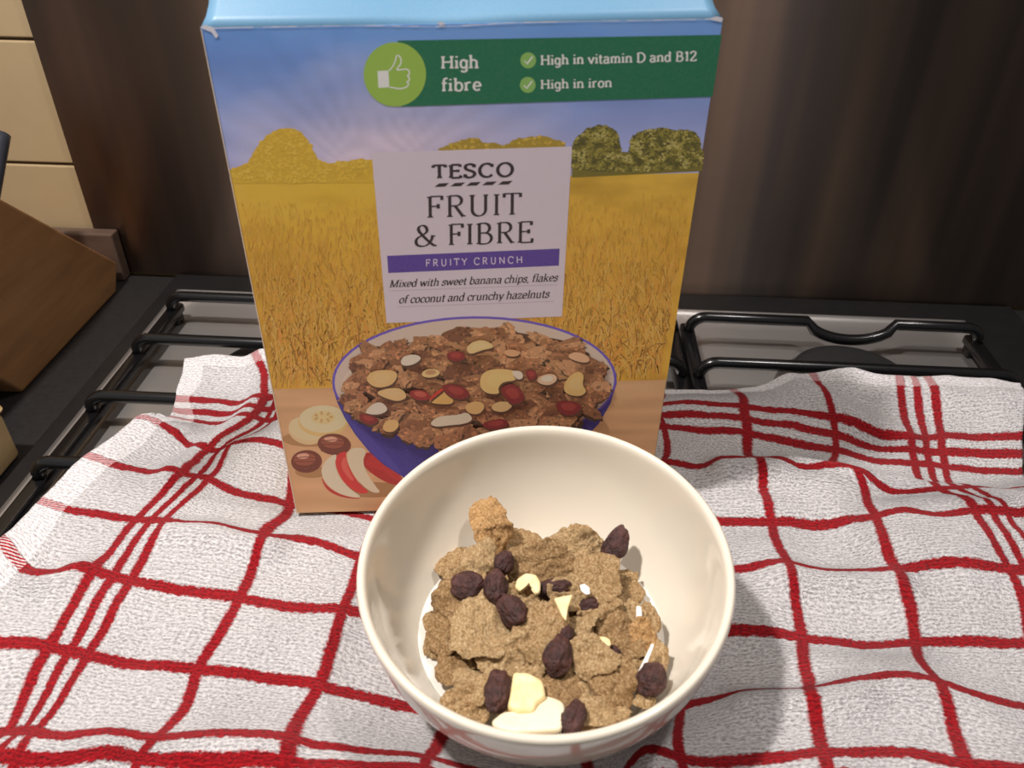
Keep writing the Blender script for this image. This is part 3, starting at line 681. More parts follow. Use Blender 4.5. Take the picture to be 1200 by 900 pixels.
# ---- pictured bowl of cereal
A = Art()
out = [(198, 272), (200, 300), (216, 350), (240, 400), (275, 455), (320, 510), (370, 556), (440, 600), (520, 625), (680, 640), (850, 620), (950, 560), (1040, 470), (1090, 420), (1130, 350), (1150, 285), (1150, 250)]
n_ = len(out)
top = z4(ell(674, 275, 476, 216, -.01, 60))
A.poly(z4(out) + z4([(900, 200), (450, 200)]), 7.0, ink(54, 46, 112))
A.poly(z4(cut([(222, 350), (246, 400), (280, 455), (325, 510), (375, 556), (440, 596), (400, 540), (340, 480), (275, 400), (232, 340)], 3)), 7.1, ink(62, 53, 122))
A.poly(top, 7.2, ink(84, 66, 146)); A.poly(z4(ell(674, 276, 468, 209, -.01, 60)), 7.3, ink(164, 146, 132))
A.poly(z4(ell(672, 300, 445, 182, -.01, 60)), 7.35, ink(176, 158, 140))
reg = [(250, 335), (262, 290), (280, 225), (335, 160), (400, 158), (450, 170), (560, 128), (620, 100), (720, 98), (830, 115), (950, 135), (1010, 150), (1050, 190), (1085, 235), (1110, 290), (1095, 340), (1060, 375), (1000, 405), (900, 440), (780, 470), (660, 486), (560, 492), (470, 470), (390, 445), (310, 410), (265, 375)]
A.poly(z4(reg), 7.4, ink(70, 44, 30))
def inreg(x, y, pts=reg):
    c = False; j = len(pts) - 1
    for i in range(len(pts)):
        if (pts[i][1] > y) != (pts[j][1] > y) and x < (pts[j][0] - pts[i][0]) * (y - pts[i][1]) / (pts[j][1] - pts[i][1]) + pts[i][0]: c = not c
        j = i
    return c
rc = random.Random(21); BRN = [(128, 88, 58), (144, 104, 70), (112, 74, 48), (156, 114, 80), (98, 62, 42), (136, 92, 62)]
def rag(cx, cy, rx, ry, rot, col, layer, jag=.18, n=22):
    pts = []
    for k in range(n):
        a = 2 * math.pi * k / n; f = 1 + jag * rc.uniform(-1, 1); x, y = rx * f * math.cos(a), ry * f * math.sin(a)
        pts.append((cx + x * math.cos(rot) - y * math.sin(rot), cy + x * math.sin(rot) + y * math.cos(rot)))
    A.poly(z4(pts), layer, ink(*col))
fl = sorted([(rc.uniform(245, 1110), rc.uniform(100, 490)) for _ in range(420)], key=lambda q: q[1]); ly = 7.5
for (x, y) in fl:
    if not inreg(x, y): continue
    rx, ry, ro = rc.uniform(26, 58), rc.uniform(14, 30), rc.uniform(-.7, .7); c = rc.choice(BRN); ly += 0.05
    rag(x + 2, y + 7, rx, ry, ro, [q * .45 for q in c], ly); ly += 0.05; rag(x, y, rx, ry, ro, c, ly)
    for _ in range(16):
        a, f = rc.uniform(0, 6.28), rc.random() ** .5 * .85; k = rc.choice((.72, .82, 1.18, 1.3)); ly += 0.012
        rag(x + rx * f * math.cos(a) * math.cos(ro) - ry * f * math.sin(a) * math.sin(ro), y + rx * f * math.cos(a) * math.sin(ro) + ry * f * math.sin(a) * math.cos(ro), rc.uniform(3, 8), rc.uniform(2, 5), ro, [min(255, q * k) for q in c], ly, .3, 7)
ly += .02
def acc(pts, col, hi=None):
    global ly
    pts = cut(pts); ly += .1; A.poly(z4([(x + 3, y + 7) for x, y in pts]), ly, ink(70, 44, 30)); ly += .1; A.poly(z4(pts), ly, ink(*col))
    if hi:
        ly += .1; cx = sum(p[0] for p in pts) / len(pts); cy = sum(p[1] for p in pts) / len(pts); A.poly(z4([(cx + (x - cx) * .6, cy + (y - cy) * .55 - 3) for x, y in pts]), ly, ink(*hi))
BN_, WH, RD = (198, 166, 106), (188, 174, 156), (104, 34, 34)
acc([(645, 170), (660, 148), (700, 136), (735, 152), (738, 165), (700, 172), (660, 188)], (196, 168, 116), (206, 182, 130))
acc([(425, 210), (440, 190), (480, 186), (500, 200), (470, 222), (435, 226)], WH)
acc([(310, 265), (335, 240), (400, 238), (420, 255), (400, 290), (350, 300), (322, 286)], (184, 150, 98), (198, 166, 112))
acc([(495, 250), (515, 235), (550, 236), (562, 250), (540, 264), (505, 264)], (200, 170, 116), (150, 112, 76))
acc([(692, 270), (705, 245), (745, 234), (800, 238), (832, 252), (812, 275), (770, 278), (752, 300), (760, 320), (715, 318), (695, 300)], BN_, (214, 184, 118))
acc([(795, 240), (835, 243), (838, 268), (815, 272)], WH)
acc([(970, 300), (985, 265), (1020, 240), (1042, 255), (1035, 290), (1052, 310), (1030, 328), (985, 322)], (190, 156, 96), (202, 170, 112))
acc([(340, 315), (380, 300), (430, 298), (452, 330), (420, 345), (380, 335)], (184, 150, 102), (200, 166, 116))
acc([(450, 308), (500, 304), (530, 322), (520, 342), (470, 338)], (120, 40, 36), (150, 70, 58))
acc([(522, 350), (530, 330), (565, 305), (590, 318), (608, 345), (590, 355)], (204, 160, 92)); acc([(522, 345), (527, 328), (562, 300), (576, 302), (540, 330)], (160, 52, 40))
acc([(305, 380), (335, 350), (365, 345), (388, 372), (360, 388), (325, 388)], WH, (204, 190, 170))
acc([(640, 362), (660, 345), (700, 344), (710, 365), (690, 388), (655, 385)], (188, 150, 96)); acc([(728, 360), (750, 345), (790, 344), (806, 355), (780, 380), (740, 378)], (196, 162, 110))
acc([(522, 418), (555, 392), (620, 390), (650, 378), (672, 405), (640, 420), (590, 424), (545, 430)], (186, 172, 148), (200, 186, 160))
acc([(362, 440), (378, 405), (415, 405), (424, 425), (400, 450)], (194, 156, 100)); acc([(880, 275), (900, 255), (940, 250), (955, 270), (930, 290), (900, 288)], (178, 148, 120), (206, 192, 170))
acc([(980, 195), (1010, 175), (1055, 190), (1062, 212), (1030, 215)], (176, 138, 106)); acc([(770, 175), (800, 168), (832, 180), (815, 195), (780, 192)], (170, 128, 92))
for pts in ([(575, 190), (600, 175), (640, 178), (645, 205), (600, 212)], [(757, 300), (800, 280), (838, 310), (840, 345), (800, 358), (775, 330)], [(840, 245), (870, 235), (888, 258), (860, 280)], [(940, 345), (1000, 340), (1040, 360), (1010, 392), (960, 388)],
            [(285, 385), (320, 388), (360, 405), (330, 425), (295, 412)], [(690, 425), (730, 405), (780, 402), (792, 425), (740, 442)], [(560, 290), (600, 285), (650, 300), (660, 330), (620, 340), (580, 320)]):
    acc(pts, RD, (126, 48, 42))
pb = A.build('pictured_bowl', box)

# ================================================================== LETTERING drawn as pen strokes
def arc(cx, cy, rx, ry, a0, a1, n=14): return [(cx + rx * math.cos(math.radians(a0 + (a1 - a0) * k / n)), cy + ry * math.sin(math.radians(a0 + (a1 - a0) * k / n))) for k in range(n + 1)]
def spl(P, n=6):
    Q = [P[0]] + P + [P[-1]]; o_ = []
    for i in range(1, len(Q) - 2):
        p0, p1, p2, p3 = Q[i - 1:i + 3]
        for k in range(n):
            t = k / n; o_.append(tuple(0.5 * ((2 * p1[c]) + (-p0[c] + p2[c]) * t + (2 * p0[c] - 5 * p1[c] + 4 * p2[c] - p3[c]) * t * t + (-p0[c] + 3 * p1[c] - 3 * p2[c] + p3[c]) * t ** 3) for c in (0, 1)))
    return o_ + [P[-1]]
X = 0.66
def S(x, y, h=0.12): return ('s', x, y, h)
GL = {
 'F': (.64, [[(.15, 0), (.15, 1)], [(.15, 1), (.57, 1)], [(.15, .53), (.44, .53)], S(.15, 0), S(.11, 1, .08), [(.57, 1.02), (.57, .82)], [(.44, .64), (.44, .42)]]),
 'R': (.74, [[(.15, 0), (.15, 1)], [(.15, 1), (.36, 1)] + arc(.36, .76, .21, .24, 90, -90) + [(.15, .52)], [(.34, .52), (.62, 0)], S(.15, 0), S(.11, 1, .08), S(.66, 0, .07)]),
 'U': (.80, [[(.15, 1), (.15, .30)] + arc(.39, .30, .24, .30, 180, 360) + [(.63, 1)], S(.15, 1), S(.63, 1, .1)]),
 'I': (.32, [[(.16, 0), (.16, 1)], S(.16, 0), S(.16, 1)]),
 'T': (.68, [[(.34, 0), (.34, 1)], [(.05, 1), (.63, 1)], S(.34, 0), [(.05, 1.02), (.05, .82)], [(.63, 1.02), (.63, .82)]]),
 'B': (.72, [[(.15, 0), (.15, 1)], [(.15, 1), (.34, 1)] + arc(.34, .765, .20, .235, 90, -90) + [(.15, .53)], [(.34, .53)] + arc(.36, .265, .25, .265, 90, -90) + [(.15, 0)], S(.11, 0, .08), S(.11, 1, .08)]),
 'E': (.66, [[(.15, 0), (.15, 1)], [(.15, 1), (.56, 1)], [(.15, .53), (.46, .53)], [(.15, 0), (.58, 0)], S(.11, 0, .08), S(.11, 1, .08), [(.56, 1.02), (.56, .83)], [(.46, .63), (.46, .43)], [(.58, -.02), (.60, .19)]]),
 '&': (.88, [spl([(.70, .50), (.64, .25), (.48, .04), (.28, -.01), (.11, .07), (.07, .26), (.16, .42), (.36, .56), (.49, .72), (.45, .92), (.32, 1.0), (.19, .92), (.18, .75), (.30, .55), (.50, .28), (.72, .04), (.84, 0)]), S(.72, .5, .1)]),
 'S': (.60, [spl([(.50, .80), (.44, .95), (.28, 1.01), (.12, .93), (.08, .75), (.16, .60), (.34, .50), (.48, .38), (.52, .22), (.42, .05), (.26, -.01), (.12, .05), (.06, .22)]), [(.51, .99), (.50, .76)], [(.06, .01), (.06, .26)]]),
 'C': (.78, [arc(.42, .50, .34, .51, 45, 318, 24), [(.67, .98), (.66, .74)]]),
 'O': (.86, [arc(.43, .50, .35, .51, 0, 360, 30)]),
 'H': (.84, [[(.15, 0), (.15, 1)], [(.69, 0), (.69, 1)], [(.15, .52), (.69, .52)], S(.15, 0), S(.15, 1), S(.69, 0), S(.69, 1)]),
 'N': (.84, [[(.14, 0), (.14, 1)], [(.14, 1), (.68, 0)], [(.68, 0), (.68, 1)], S(.14, 0), S(.68, 1)]),
 'Y': (.70, [[(.04, 1), (.35, .48), (.35, 0)], [(.66, 1), (.35, .48)], S(.35, 0), S(.06, 1, .09), S(.64, 1, .09)]),
 'D': (.80, [[(.15, 0), (.15, 1)], [(.15, 1), (.32, 1)] + arc(.32, .50, .38, .50, 90, -90, 20) + [(.15, 0)], S(.11, 0, .08), S(.11, 1, .08)]),
 'M': (1.0, [[(.15, 0), (.15, 1)], [(.15, 1), (.49, .02)], [(.49, .02), (.83, 1)], [(.83, 1), (.83, 0)], S(.15, 0), S(.83, 0), S(.11, 1, .08), S(.87, 1, .08)]),
 '1': (.44, [[(.08, .84), (.24, 1), (.24, 0)], S(.24, 0)]),
 '2': (.60, [spl([(.08, .76), (.14, .94), (.30, 1.0), (.46, .92), (.49, .74), (.38, .50), (.20, .25), (.07, .02)]), [(.07, .02), (.53, .02)], [(.53, .0), (.54, .18)]]),
 'a': (.56, [spl([(.09, .54), (.15, .65), (.28, X), (.40, .60), (.42, .46), (.42, .10), (.50, 0)]), spl([(.42, .40), (.24, .37), (.09, .28), (.08, .12), (.18, 0), (.32, .04), (.42, .16)])]),
 'b': (.60, [[(.13, 0), (.13, 1.05)], arc(.32, .33, .20, .34, 0, 360, 22), S(.09, 1.05, .07)]),
 'c': (.50, [arc(.29, .33, .21, .34, 48, 315, 18), [(.44, .64), (.44, .48)]]),
 'd': (.62, [[(.46, 0), (.46, 1.05)], arc(.27, .33, .20, .34, 0, 360, 22), S(.42, 1.05, .07), S(.51, 0, .06)]),
 'e': (.54, [[(.08, .35), (.47, .35)] + arc(.28, .34, .20, .33, 5, 315, 20)]),
 'f': (.38, [[(.16, 0), (.16, .82)] + arc(.30, .84, .14, .19, 180, 60, 8), [(.03, .64), (.34, .64)], S(.16, 0, .11)]),
 'g': (.58, [arc(.27, .35, .19, .32, 0, 360, 22), [(.46, .66), (.46, -.08)] + arc(.28, -.08, .18, .19, 0, -150, 12), S(.49, .65, .06)]),
 'h': (.64, [[(.13, 0), (.13, 1.05)], [(.13, .42)] + arc(.31, .45, .18, .21, 160, 0, 10) + [(.49, 0)], S(.13, 0), S(.49, 0), S(.09, 1.05, .07)]),
 'i': (.30, [[(.15, 0), (.15, .66)], [(.15, .86), (.15, .98)], S(.15, 0), S(.11, .66, .07)]),
 'k': (.60, [[(.13, 0), (.13, 1.05)], [(.13, .28), (.44, .64)], [(.24, .40), (.50, 0)], S(.13, 0), S(.46, .65, .09), S(.51, 0, .08), S(.09, 1.05, .07)]),
 'l': (.30, [[(.15, 0), (.15, 1.05)], S(.15, 0), S(.11, 1.05, .07)]),
 'm': (.92, [[(.13, 0), (.13, .66)], [(.13, .42)] + arc(.29, .45, .16, .21, 160, 0, 10) + [(.45, 0)], [(.45, .42)] + arc(.61, .45, .16, .21, 160, 0, 10) + [(.77, 0)], S(.13, 0), S(.45, 0), S(.77, 0), S(.09, .66, .07)]),
 'n': (.64, [[(.13, 0), (.13, .66)], [(.13, .42)] + arc(.31, .45, .18, .21, 160, 0, 10) + [(.49, 0)], S(.13, 0), S(.49, 0), S(.09, .66, .07)]),
 'o': (.56, [arc(.28, .33, .21, .34, 0, 360, 24)]),
 'p': (.60, [[(.13, -.28), (.13, .66)], arc(.32, .33, .20, .34, 0, 360, 22), S(.13, -.28), S(.09, .66, .07)]),
 'r': (.48, [[(.13, 0), (.13, .66)], [(.13, .40)] + arc(.31, .46, .17, .20, 165, 60, 8), S(.13, 0), S(.09, .66, .07)]),
 's': (.46, [spl([(.38, .52), (.32, .64), (.20, X), (.10, .58), (.10, .46), (.22, .36), (.36, .27), (.38, .12), (.28, .0), (.14, .0), (.06, .12)]), [(.385, .65), (.385, .48)], [(.06, .02), (.06, .18)]]),
 't': (.38, [[(.15, .88), (.15, .14)] + arc(.26, .14, .11, .14, 180, 300, 8), [(.02, .64), (.32, .64)]]),
 'u': (.64, [[(.13, .66), (.13, .20)] + arc(.30, .20, .17, .20, 180, 330, 10), [(.47, .66), (.47, 0)], S(.09, .66, .07), S(.43, .66, .07), S(.52, 0, .06)]),
 'v': (.56, [[(.06, .66), (.28, 0)], [(.28, 0), (.50, .66)], S(.08, .66, .09), S(.48, .66, .09)]),
 'w': (.82, [[(.06, .66), (.24, 0)], [(.24, 0), (.41, .62)], [(.41, .62), (.58, 0)], [(.58, 0), (.76, .66)], S(.08, .66, .09), S(.74, .66, .09)]),
 'x': (.56, [[(.07, .66), (.49, 0)], [(.07, 0), (.49, .66)], S(.09, .66, .08), S(.47, .66, .08), S(.09, 0, .08), S(.47, 0, .08)]),
 'y': (.56, [[(.06, .66), (.29, .02)], [(.50, .66), (.24, -.16), (.12, -.27)], S(.08, .66, .09), S(.48, .66, .09)]),
 'z': (.52, [[(.07, .65), (.45, .65)], [(.45, .65), (.06, .01)], [(.06, .01), (.46, .01)], [(.07, .67), (.07, .50)], [(.46, 0), (.46, .17)]]),
 ',': (.26, [[(.13, .05), (.13, 0), (.07, -.16)]]), ' ': (.28, []),
}
TC = [0]
def sub():
    TC[0] += 1; return (TC[0] % 17) * 0.12
def text(A, s, bl, br, tl, tr, layer, col, thick, thin, serif=True, shear=0.0, track=0.0, nib=15, stretch=1.0):
    """lay a line of strokes so that it spans bl..br on its base line and reaches tl..tr at capital height"""
    adv = []; x = 0
    for ch in s:
        adv.append(x); x += (GL[ch][0] + track)
    Wd = x - track - 0.08; x00 = 0.05
    kx = math.dist(bl, br) / max(Wd, 1e-6); ky = math.dist(bl, tl)
    def mp(x, y):
        x = (x - x00 + shear * y) / Wd
        b = lerp2(bl, br, x); t = lerp2(tl, tr, x); return lerp2(b, t, y)
    asp = kx / ky
    for ch, a in zip(s, adv):
        for st in GL[ch][1]:
            if st[0] == 's':
                if not serif: continue
                _, sx, sy, h = st; h = h * (0.85 if thin < .07 else 1.0); hh = thin * .55 if thin < .07 else thin * .5
                ysg = 1 if sy < .3 else -1
                A.poly([mp(a + sx - h, sy - hh * (ysg < 0) * 2 + 0), mp(a + sx + h, sy - hh * (ysg < 0) * 2), mp(a + sx + h, sy + 2 * hh * (ysg > 0)), mp(a + sx - h, sy + 2 * hh * (ysg > 0))], layer + sub(), col); continue
            P = [(a + p[0], p[1]) for p in st]; n = len(P)
            for i in range(n - 1):
                (xa, ya), (xb, yb) = P[i], P[i + 1]
                dx, dy = (xb - xa) * asp, yb - ya; L = math.hypot(dx, dy)
                if L < 1e-6: continue
                w_ = thin + (thick - thin) * abs(math.sin(math.atan2(dy, dx) - math.radians(nib))) ** 1.3
                nx_, ny_ = -dy / L * w_ / 2 / asp, dx / L * w_ / 2; e = 0.012 if n > 2 else 0; ux, uy = (xb - xa) / L * e, (yb - ya) / L * e
                A.poly([mp(xa + nx_ - ux, ya + ny_ - uy), mp(xb + nx_ + ux, yb + ny_ + uy), mp(xb - nx_ + ux, yb - ny_ + uy), mp(xa - nx_ - ux, ya - ny_ - uy)], layer + sub(), col)
# ---- white product label
A = Art(); A.poly([(435.5, 179), (670.4, 171.6), (658.6, 370.8), (453, 378.6)], 6, ink(166, 155, 162)); lab = A.build('product_label', box)
BK = ink(38, 28, 34)
A = Art(); text(A, 'TESCO', (508, 209.2), (601.5, 206.3), (507.6, 194), (601.8, 190.8), 7, BK, .27, .15, True, 0, .08, 8)
for k in range(5):
    f = k / 5; x0 = 509 + 93 * f; yb = 219.2 - 3.2 * f; A.poly([(x0, yb), (x0 + 12.5, yb - .4), (x0 + 17.5, yb - 4.8), (x0 + 5.5, yb - 4.2)], 7, BK)
A.build('brand_name', lab)
A = Art()
text(A, 'FRUIT', (501, 255.2), (610.3, 251.2), (500.6, 230.6), (610.6, 226.4), 7, BK, .155, .055, True, 0, .06, 12)
text(A, '& FIBRE', (487, 288.6), (624.6, 283.8), (486.6, 264.6), (625, 259.6), 7, BK, .155, .055, True, 0, .05, 12)
A.build('product_title', lab)
A = Art(); A.poly([(453.7, 299.8), (655.8, 291.3), (654.9, 311.3), (455, 320)], 6.6, ink(70, 50, 116))
text(A, 'FRUITY CRUNCH', (499, 312.4), (612.5, 308), (498.8, 304.4), (612.3, 300.4), 7.3, ink(190, 176, 190), .13, .13, False, 0, .26, 0)
A.build('flavour_banner', lab)
A = Art()
text(A, 'Mixed with sweet banana chips, flakes', (456.5, 336.8), (653, 329.3), (456.5, 328.4), (653, 320.4), 7, BK, .18, .075, True, .20, .0, 22)
text(A, 'of coconut and crunchy hazelnuts', (467.6, 355.4), (643, 348.6), (467.6, 346.6), (643, 339.6), 7, BK, .18, .075, True, .20, .0, 22)
for k in range(90):
    x0 = 457 + 197 * k / 90; A.poly([(x0, 340.6 - 7.4 * k / 90), (x0 + 1.1, 340.5 - 7.4 * k / 90), (x0 + 1.1, 341.2 - 7.4 * k / 90), (x0, 341.3 - 7.4 * k / 90)], 7, ink(120, 108, 114))
    x0 = 466 + 184 * k / 90; A.poly([(x0, 359.4 - 6.6 * k / 90), (x0 + 1.1, 359.3 - 6.6 * k / 90), (x0 + 1.1, 360.0 - 6.6 * k / 90), (x0, 360.1 - 6.6 * k / 90)], 7, ink(120, 108, 114))
A.build('description', lab)
# ---- green claims banner
A = Art(); A.poly([(466, 47.6), (846, 40.8), (835, 113.3), (470, 125)], 6, ink(14, 82, 56)); ban = A.build('claims_banner', box)
A = Art(); A.poly(ell(462.7, 87.2, 36.6, 37.8, 0, 48), 6.6, ink(116, 144, 58))
WT = ink(228, 228, 222)
def zz(P): return [(220 + x / 3.75, y / 3.75) for x, y in P]
A.poly(zz([(834, 312), (882, 310), (886, 384), (838, 386)]), 7.3, WT)
A.strip(zz(spl([(884, 312), (902, 290), (914, 262), (916, 248), (926, 244), (936, 258), (936, 280), (920, 306), (960, 304), (972, 312), (973, 326), (966, 334), (974, 342), (972, 354), (964, 360), (970, 368), (964, 380), (952, 386), (930, 390), (905, 386), (884, 382)])), 1.5, 7.3, WT)
A.build('thumbs_up_badge', ban)
for cx, cy in ((619, 70.7), (618.5, 99.5)):
    A = Art(); A.poly(ell(cx, cy, 9.2, 9.4, 0, 28), 6.6, ink(104, 140, 72)); A.strip([(cx - 4.5, cy + .6), (cx - 1.4, cy + 4), (cx + 5.2, cy - 4.4)], 1.7, 7.3, WT); A.build('tick_badge', ban)
A = Art()
text(A, 'High', (517.4, 80.3), (560.8, 80), (517.3, 66), (560.6, 64.8), 7, WT, .19, .13, True, 0, .02, 0)
text(A, 'fibre', (518, 106.9), (563.8, 105.8), (518, 92.4), (563.6, 91.2), 7, WT, .19, .13, True, 0, .02, 0)
A.build('claim_text', ban); A = Art()
text(A, 'High in vitamin D and B12', (634, 76.2), (816, 71.2), (633.8, 64.9), (816.4, 60.2), 7, WT, .19, .13, True, 0, .02, 0)
text(A, 'High in iron', (634, 104.2), (717, 102), (633.8, 93.8), (717.2, 91.2), 7, WT, .19, .13, True, 0, .02, 0)
A.build('claim_text', ban)
# ================================================================== BOWL, MILK AND CEREAL
BROT = BN.to_track_quat('Z', 'Y').to_matrix().to_4x4()
bowl_m = Matrix.Translation(FOOT) @ BROT
prof = [(0, 0.0035), (0.027, 0.0035), (0.0285, 0.0), (0.032, 0.0), (0.0335, 0.002), (0.0385, 0.0050), (0.050, 0.0105), (0.0595, 0.0185), (0.0665, 0.029),
        (0.0710, 0.040), (0.0735, 0.050), (0.0745, 0.058), (0.0752, 0.0640), (0.0751, 0.0664), (0.0740, 0.0678), (0.0722, 0.0675), (0.0709, 0.0656),
        (0.0698, 0.0580), (0.0675, 0.0475), (0.0618, 0.0345), (0.0530, 0.0225), (0.0425, 0.0140), (0.0280, 0.0090), (0.0140, 0.0068), (0, 0.0065)]
bm = lathe(prof, 128)
bowl = bm_obj('cereal_bowl', bm, M_glaze, None, True); bowl.matrix_world = bowl_m
sb = bowl.modifiers.new('smooth', 'SUBSURF'); sb.levels = 1; sb.render_levels = 2
tag(bowl, 'round cream glazed bowl holding cereal in front of the cereal box', 'bowl')
def inner_r(h):
    ins = prof[::-1]
    for (r0, h0), (r1, h1) in zip(ins, ins[1:]):
        if h0 <= h <= h1: return r0 + (r1 - r0) * (h - h0) / max(h1 - h0, 1e-9)
    return 0.07
binv = bowl_m.inverted()
ZM = 0.0212
def milk():
    bm = bmesh.new(); n = 96; ring = []; c = bowl_m @ Vector((0, 0, (ZM - FOOT[2])))
    for k in range(n):
        d = Vector((math.cos(2 * math.pi * k / n), math.sin(2 * math.pi * k / n), 0)); lo, hi = 0.0, 0.075
        for _ in range(30):
            mid = (lo + hi) / 2; q = binv @ Vector((c[0] + d[0] * mid, c[1] + d[1] * mid, ZM))
            if math.hypot(q[0], q[1]) < inner_r(q[2]): lo = mid
            else: hi = mid
        ring.append((c[0] + d[0] * (lo + 0.0003), c[1] + d[1] * (lo + 0.0003)))
    prev = None
    for f, dz in ((1.0, 0.0003), (0.985, 0.0), (0.6, 0.0), (0.2, 0.0)):
        cur = [bm.verts.new((c[0] + (x - c[0]) * f, c[1] + (y - c[1]) * f, ZM + dz)) for x, y in ring]
        if prev:
            for k in range(n): bm.faces.new((prev[k], prev[(k + 1) % n], cur[(k + 1) % n], cur[k]))
        prev = cur
    bm.faces.new(prev)
    low = [bm.verts.new((c[0] + (x - c[0]) * 0.9, c[1] + (y - c[1]) * 0.9, ZM - 0.006)) for x, y in ring]
    top = [v for v in bm.verts][:n]
    for k in range(n): bm.faces.new((top[(k + 1) % n], top[k], low[k], low[(k + 1) % n]))
    bm.faces.new(low[::-1]); bmesh.ops.recalc_face_normals(bm, faces=bm.faces[:])
    return bm_obj('milk', bm, M_milk, None, True)
tag(milk(), 'pool of white milk showing around the flakes in the bowl', 'milk')

def mat_flake(name, c0, c1, c2):
    t = NT(name); o = t.obj(); f = t.noise(o, 950, 6, 0.75); g = t.noise(o, 150, 3, 0.6); v = t.noise(t.scaled(o, (1, 1, 1)), 2100, 3, 0.6)
    col = t.ramp(f, [(0.32, c0), (0.48, c1), (0.66, c2)]); col = t.mix(t.math('MULTIPLY', g, 0.4), col, c1)
    t.set(Base_Color=col, Roughness=0.9); t.b.inputs['Specular IOR Level'].default_value = 0.15
    t.bump(t.math('ADD', f, t.math('MULTIPLY', v, 0.5)), 0.9, 0.0008); return t.m
M_flake = mat_flake('bran', lin(92, 64, 36), lin(162, 129, 88), lin(216, 191, 150))
M_toast = mat_flake('toasted_bran', lin(108, 74, 42), lin(180, 138, 90), lin(224, 188, 138))
M_fl2 = mat_flake('pale_bran', lin(98, 72, 44), lin(172, 140, 98), lin(222, 198, 158))
M_fl3 = mat_flake('dark_bran', lin(82, 56, 32), lin(148, 115, 76), lin(204, 176, 136))
def mat_sultana():
    t = NT('sultana_skin'); o = t.obj(); f = t.noise(o, 160, 4, 0.6); w = t.noise(o, 420, 4, 0.7)
    t.set(Base_Color=t.ramp(f, [(0.3, lin(40, 21, 20)), (0.7, lin(92, 54, 48))]), Roughness=0.55)
    t.bump(t.math('ADD', w, f), 1.0, 0.0016); return t.m
M_sult = mat_sultana()
M_ban = speckled('dried_banana', lin(236, 205, 140), lin(246, 228, 178), 160, 0.5, 0.0005, 260)
M_pale = speckled('pale_banana', lin(236, 220, 184), lin(242, 228, 198), 120, 0.5, 0.0003, 200)
M_coco = speckled('coconut_white', lin(242, 232, 222), lin(250, 244, 236), 200, 0.5, 0.0003, 300)

def flake_mesh(seed, curl=0.25, rough=1.0, lobes=1.0):
    r_ = random.Random(seed); nr, na = 18, 84; off = Vector((seed * 3.7, seed * 1.9, seed * 0.7))
    ph = [r_.uniform(0, 6.28) for _ in range(6)]; am = [0.0, 0.09, 0.08, 0.06, 0.05, 0.04]
    cd = r_.uniform(0, math.pi); vt = []; vb = []
    def outl(a):
        s_ = 1.0
        for k in range(1, 6): s_ += lobes * am[k] * math.sin((k + 0) * a + ph[k])
        return s_ + 0.10 * mnoise.noise(Vector((math.cos(a) * 3, math.sin(a) * 3, 0)) + off) + 0.075 * mnoise.noise(Vector((math.cos(a) * 8, math.sin(a) * 8, 3)) + off) + 0.05 * mnoise.noise(Vector((math.cos(a) * 19, math.sin(a) * 19, 6)) + off)
    def pt(i, k, side):
        a = 2 * math.pi * k / na; f = i / nr; rr = f * outl(a); x, y = rr * math.cos(a), rr * math.sin(a)
        xr = x * math.cos(cd) + y * math.sin(cd); yr = -x * math.sin(cd) + y * math.cos(cd)
        z = curl * (-(xr * xr) * 0.8 + 0.25 * yr * yr + 0.3 * xr * yr)
        z += rough * (0.20 * mnoise.noise(Vector((x * 1.6, y * 1.6, 1)) + off) + 0.11 * mnoise.noise(Vector((x * 3.6, y * 3.6, 2)) + off))
        bl = 0.05 * mnoise.noise(Vector((x * 7, y * 7, 5 + side)) + off) + 0.045 * mnoise.noise(Vector((x * 15, y * 15, 9 + side)) + off) + 0.03 * mnoise.noise(Vector((x * 27, y * 27, 13 + side)) + off)
        th = 0.060 * (1 - f ** 8) + 0.015
        return (x, y, z + (th + bl * rough * 0.8) * (1 if side else -1) + (0 if side else bl * 0.8))
    verts = []
    def ringset(side):
        base = len(verts); verts.append(pt(0, 0, side))
        for i in range(1, nr + 1):
            for k in range(na): verts.append(pt(i, k, side))
        return base
    b1 = ringset(1); b0 = ringset(0); fs = []
    for base, flip in ((b1, False), (b0, True)):
        for k in range(na):
            tri = (base, base + 1 + k, base + 1 + (k + 1) % na); fs.append(tri[::-1] if flip else tri)
            for i in range(nr - 1):
                q = (base + 1 + i * na + k, base + 1 + (i + 1) * na + k, base + 1 + (i + 1) * na + (k + 1) % na, base + 1 + i * na + (k + 1) % na)
                fs.append(q[::-1] if flip else q)
    e1 = b1 + 1 + (nr - 1) * na; e0 = b0 + 1 + (nr - 1) * na
    for k in range(na): fs.append((e1 + k, e0 + k, e0 + (k + 1) % na, e1 + (k + 1) % na))
    return verts, fs
def lump_mesh(seed, wr=0.16, taper=0.12):
    """wrinkled oval, long in y, unit radius"""
    bm = bmesh.new(); bmesh.ops.create_icosphere(bm, subdivisions=5, radius=1.0); off = Vector((seed * 2.3, seed * 5.1, 0))
    for v in bm.verts:
        p = v.co.copy(); q = Vector((p.x, p.y * 0.8, p.z))
        s_ = 1 + 0.17 * mnoise.noise(q * 1.1 + off) + 0.12 * mnoise.noise(q * 2.3 + off) - 0.10 * abs(mnoise.noise(q * 3.4 + off * 1.3)) - 0.06 * abs(mnoise.noise(q * 6.5 + off)) + 0.04 * mnoise.noise(q * 11 + off)
        k = 1 - taper * (p.y * 0.5 + 0.5) + 0.12 * mnoise.noise(Vector((p.y * 1.5, seed, 0)))
        v.co = Vector((p.x * s_ * k, p.y * s_, p.z * s_ * k))
    vs = [tuple(v.co) for v in bm.verts]; fs = [tuple(v.index for v in f.verts) for f in bm.faces]; bm.free(); return vs, fs
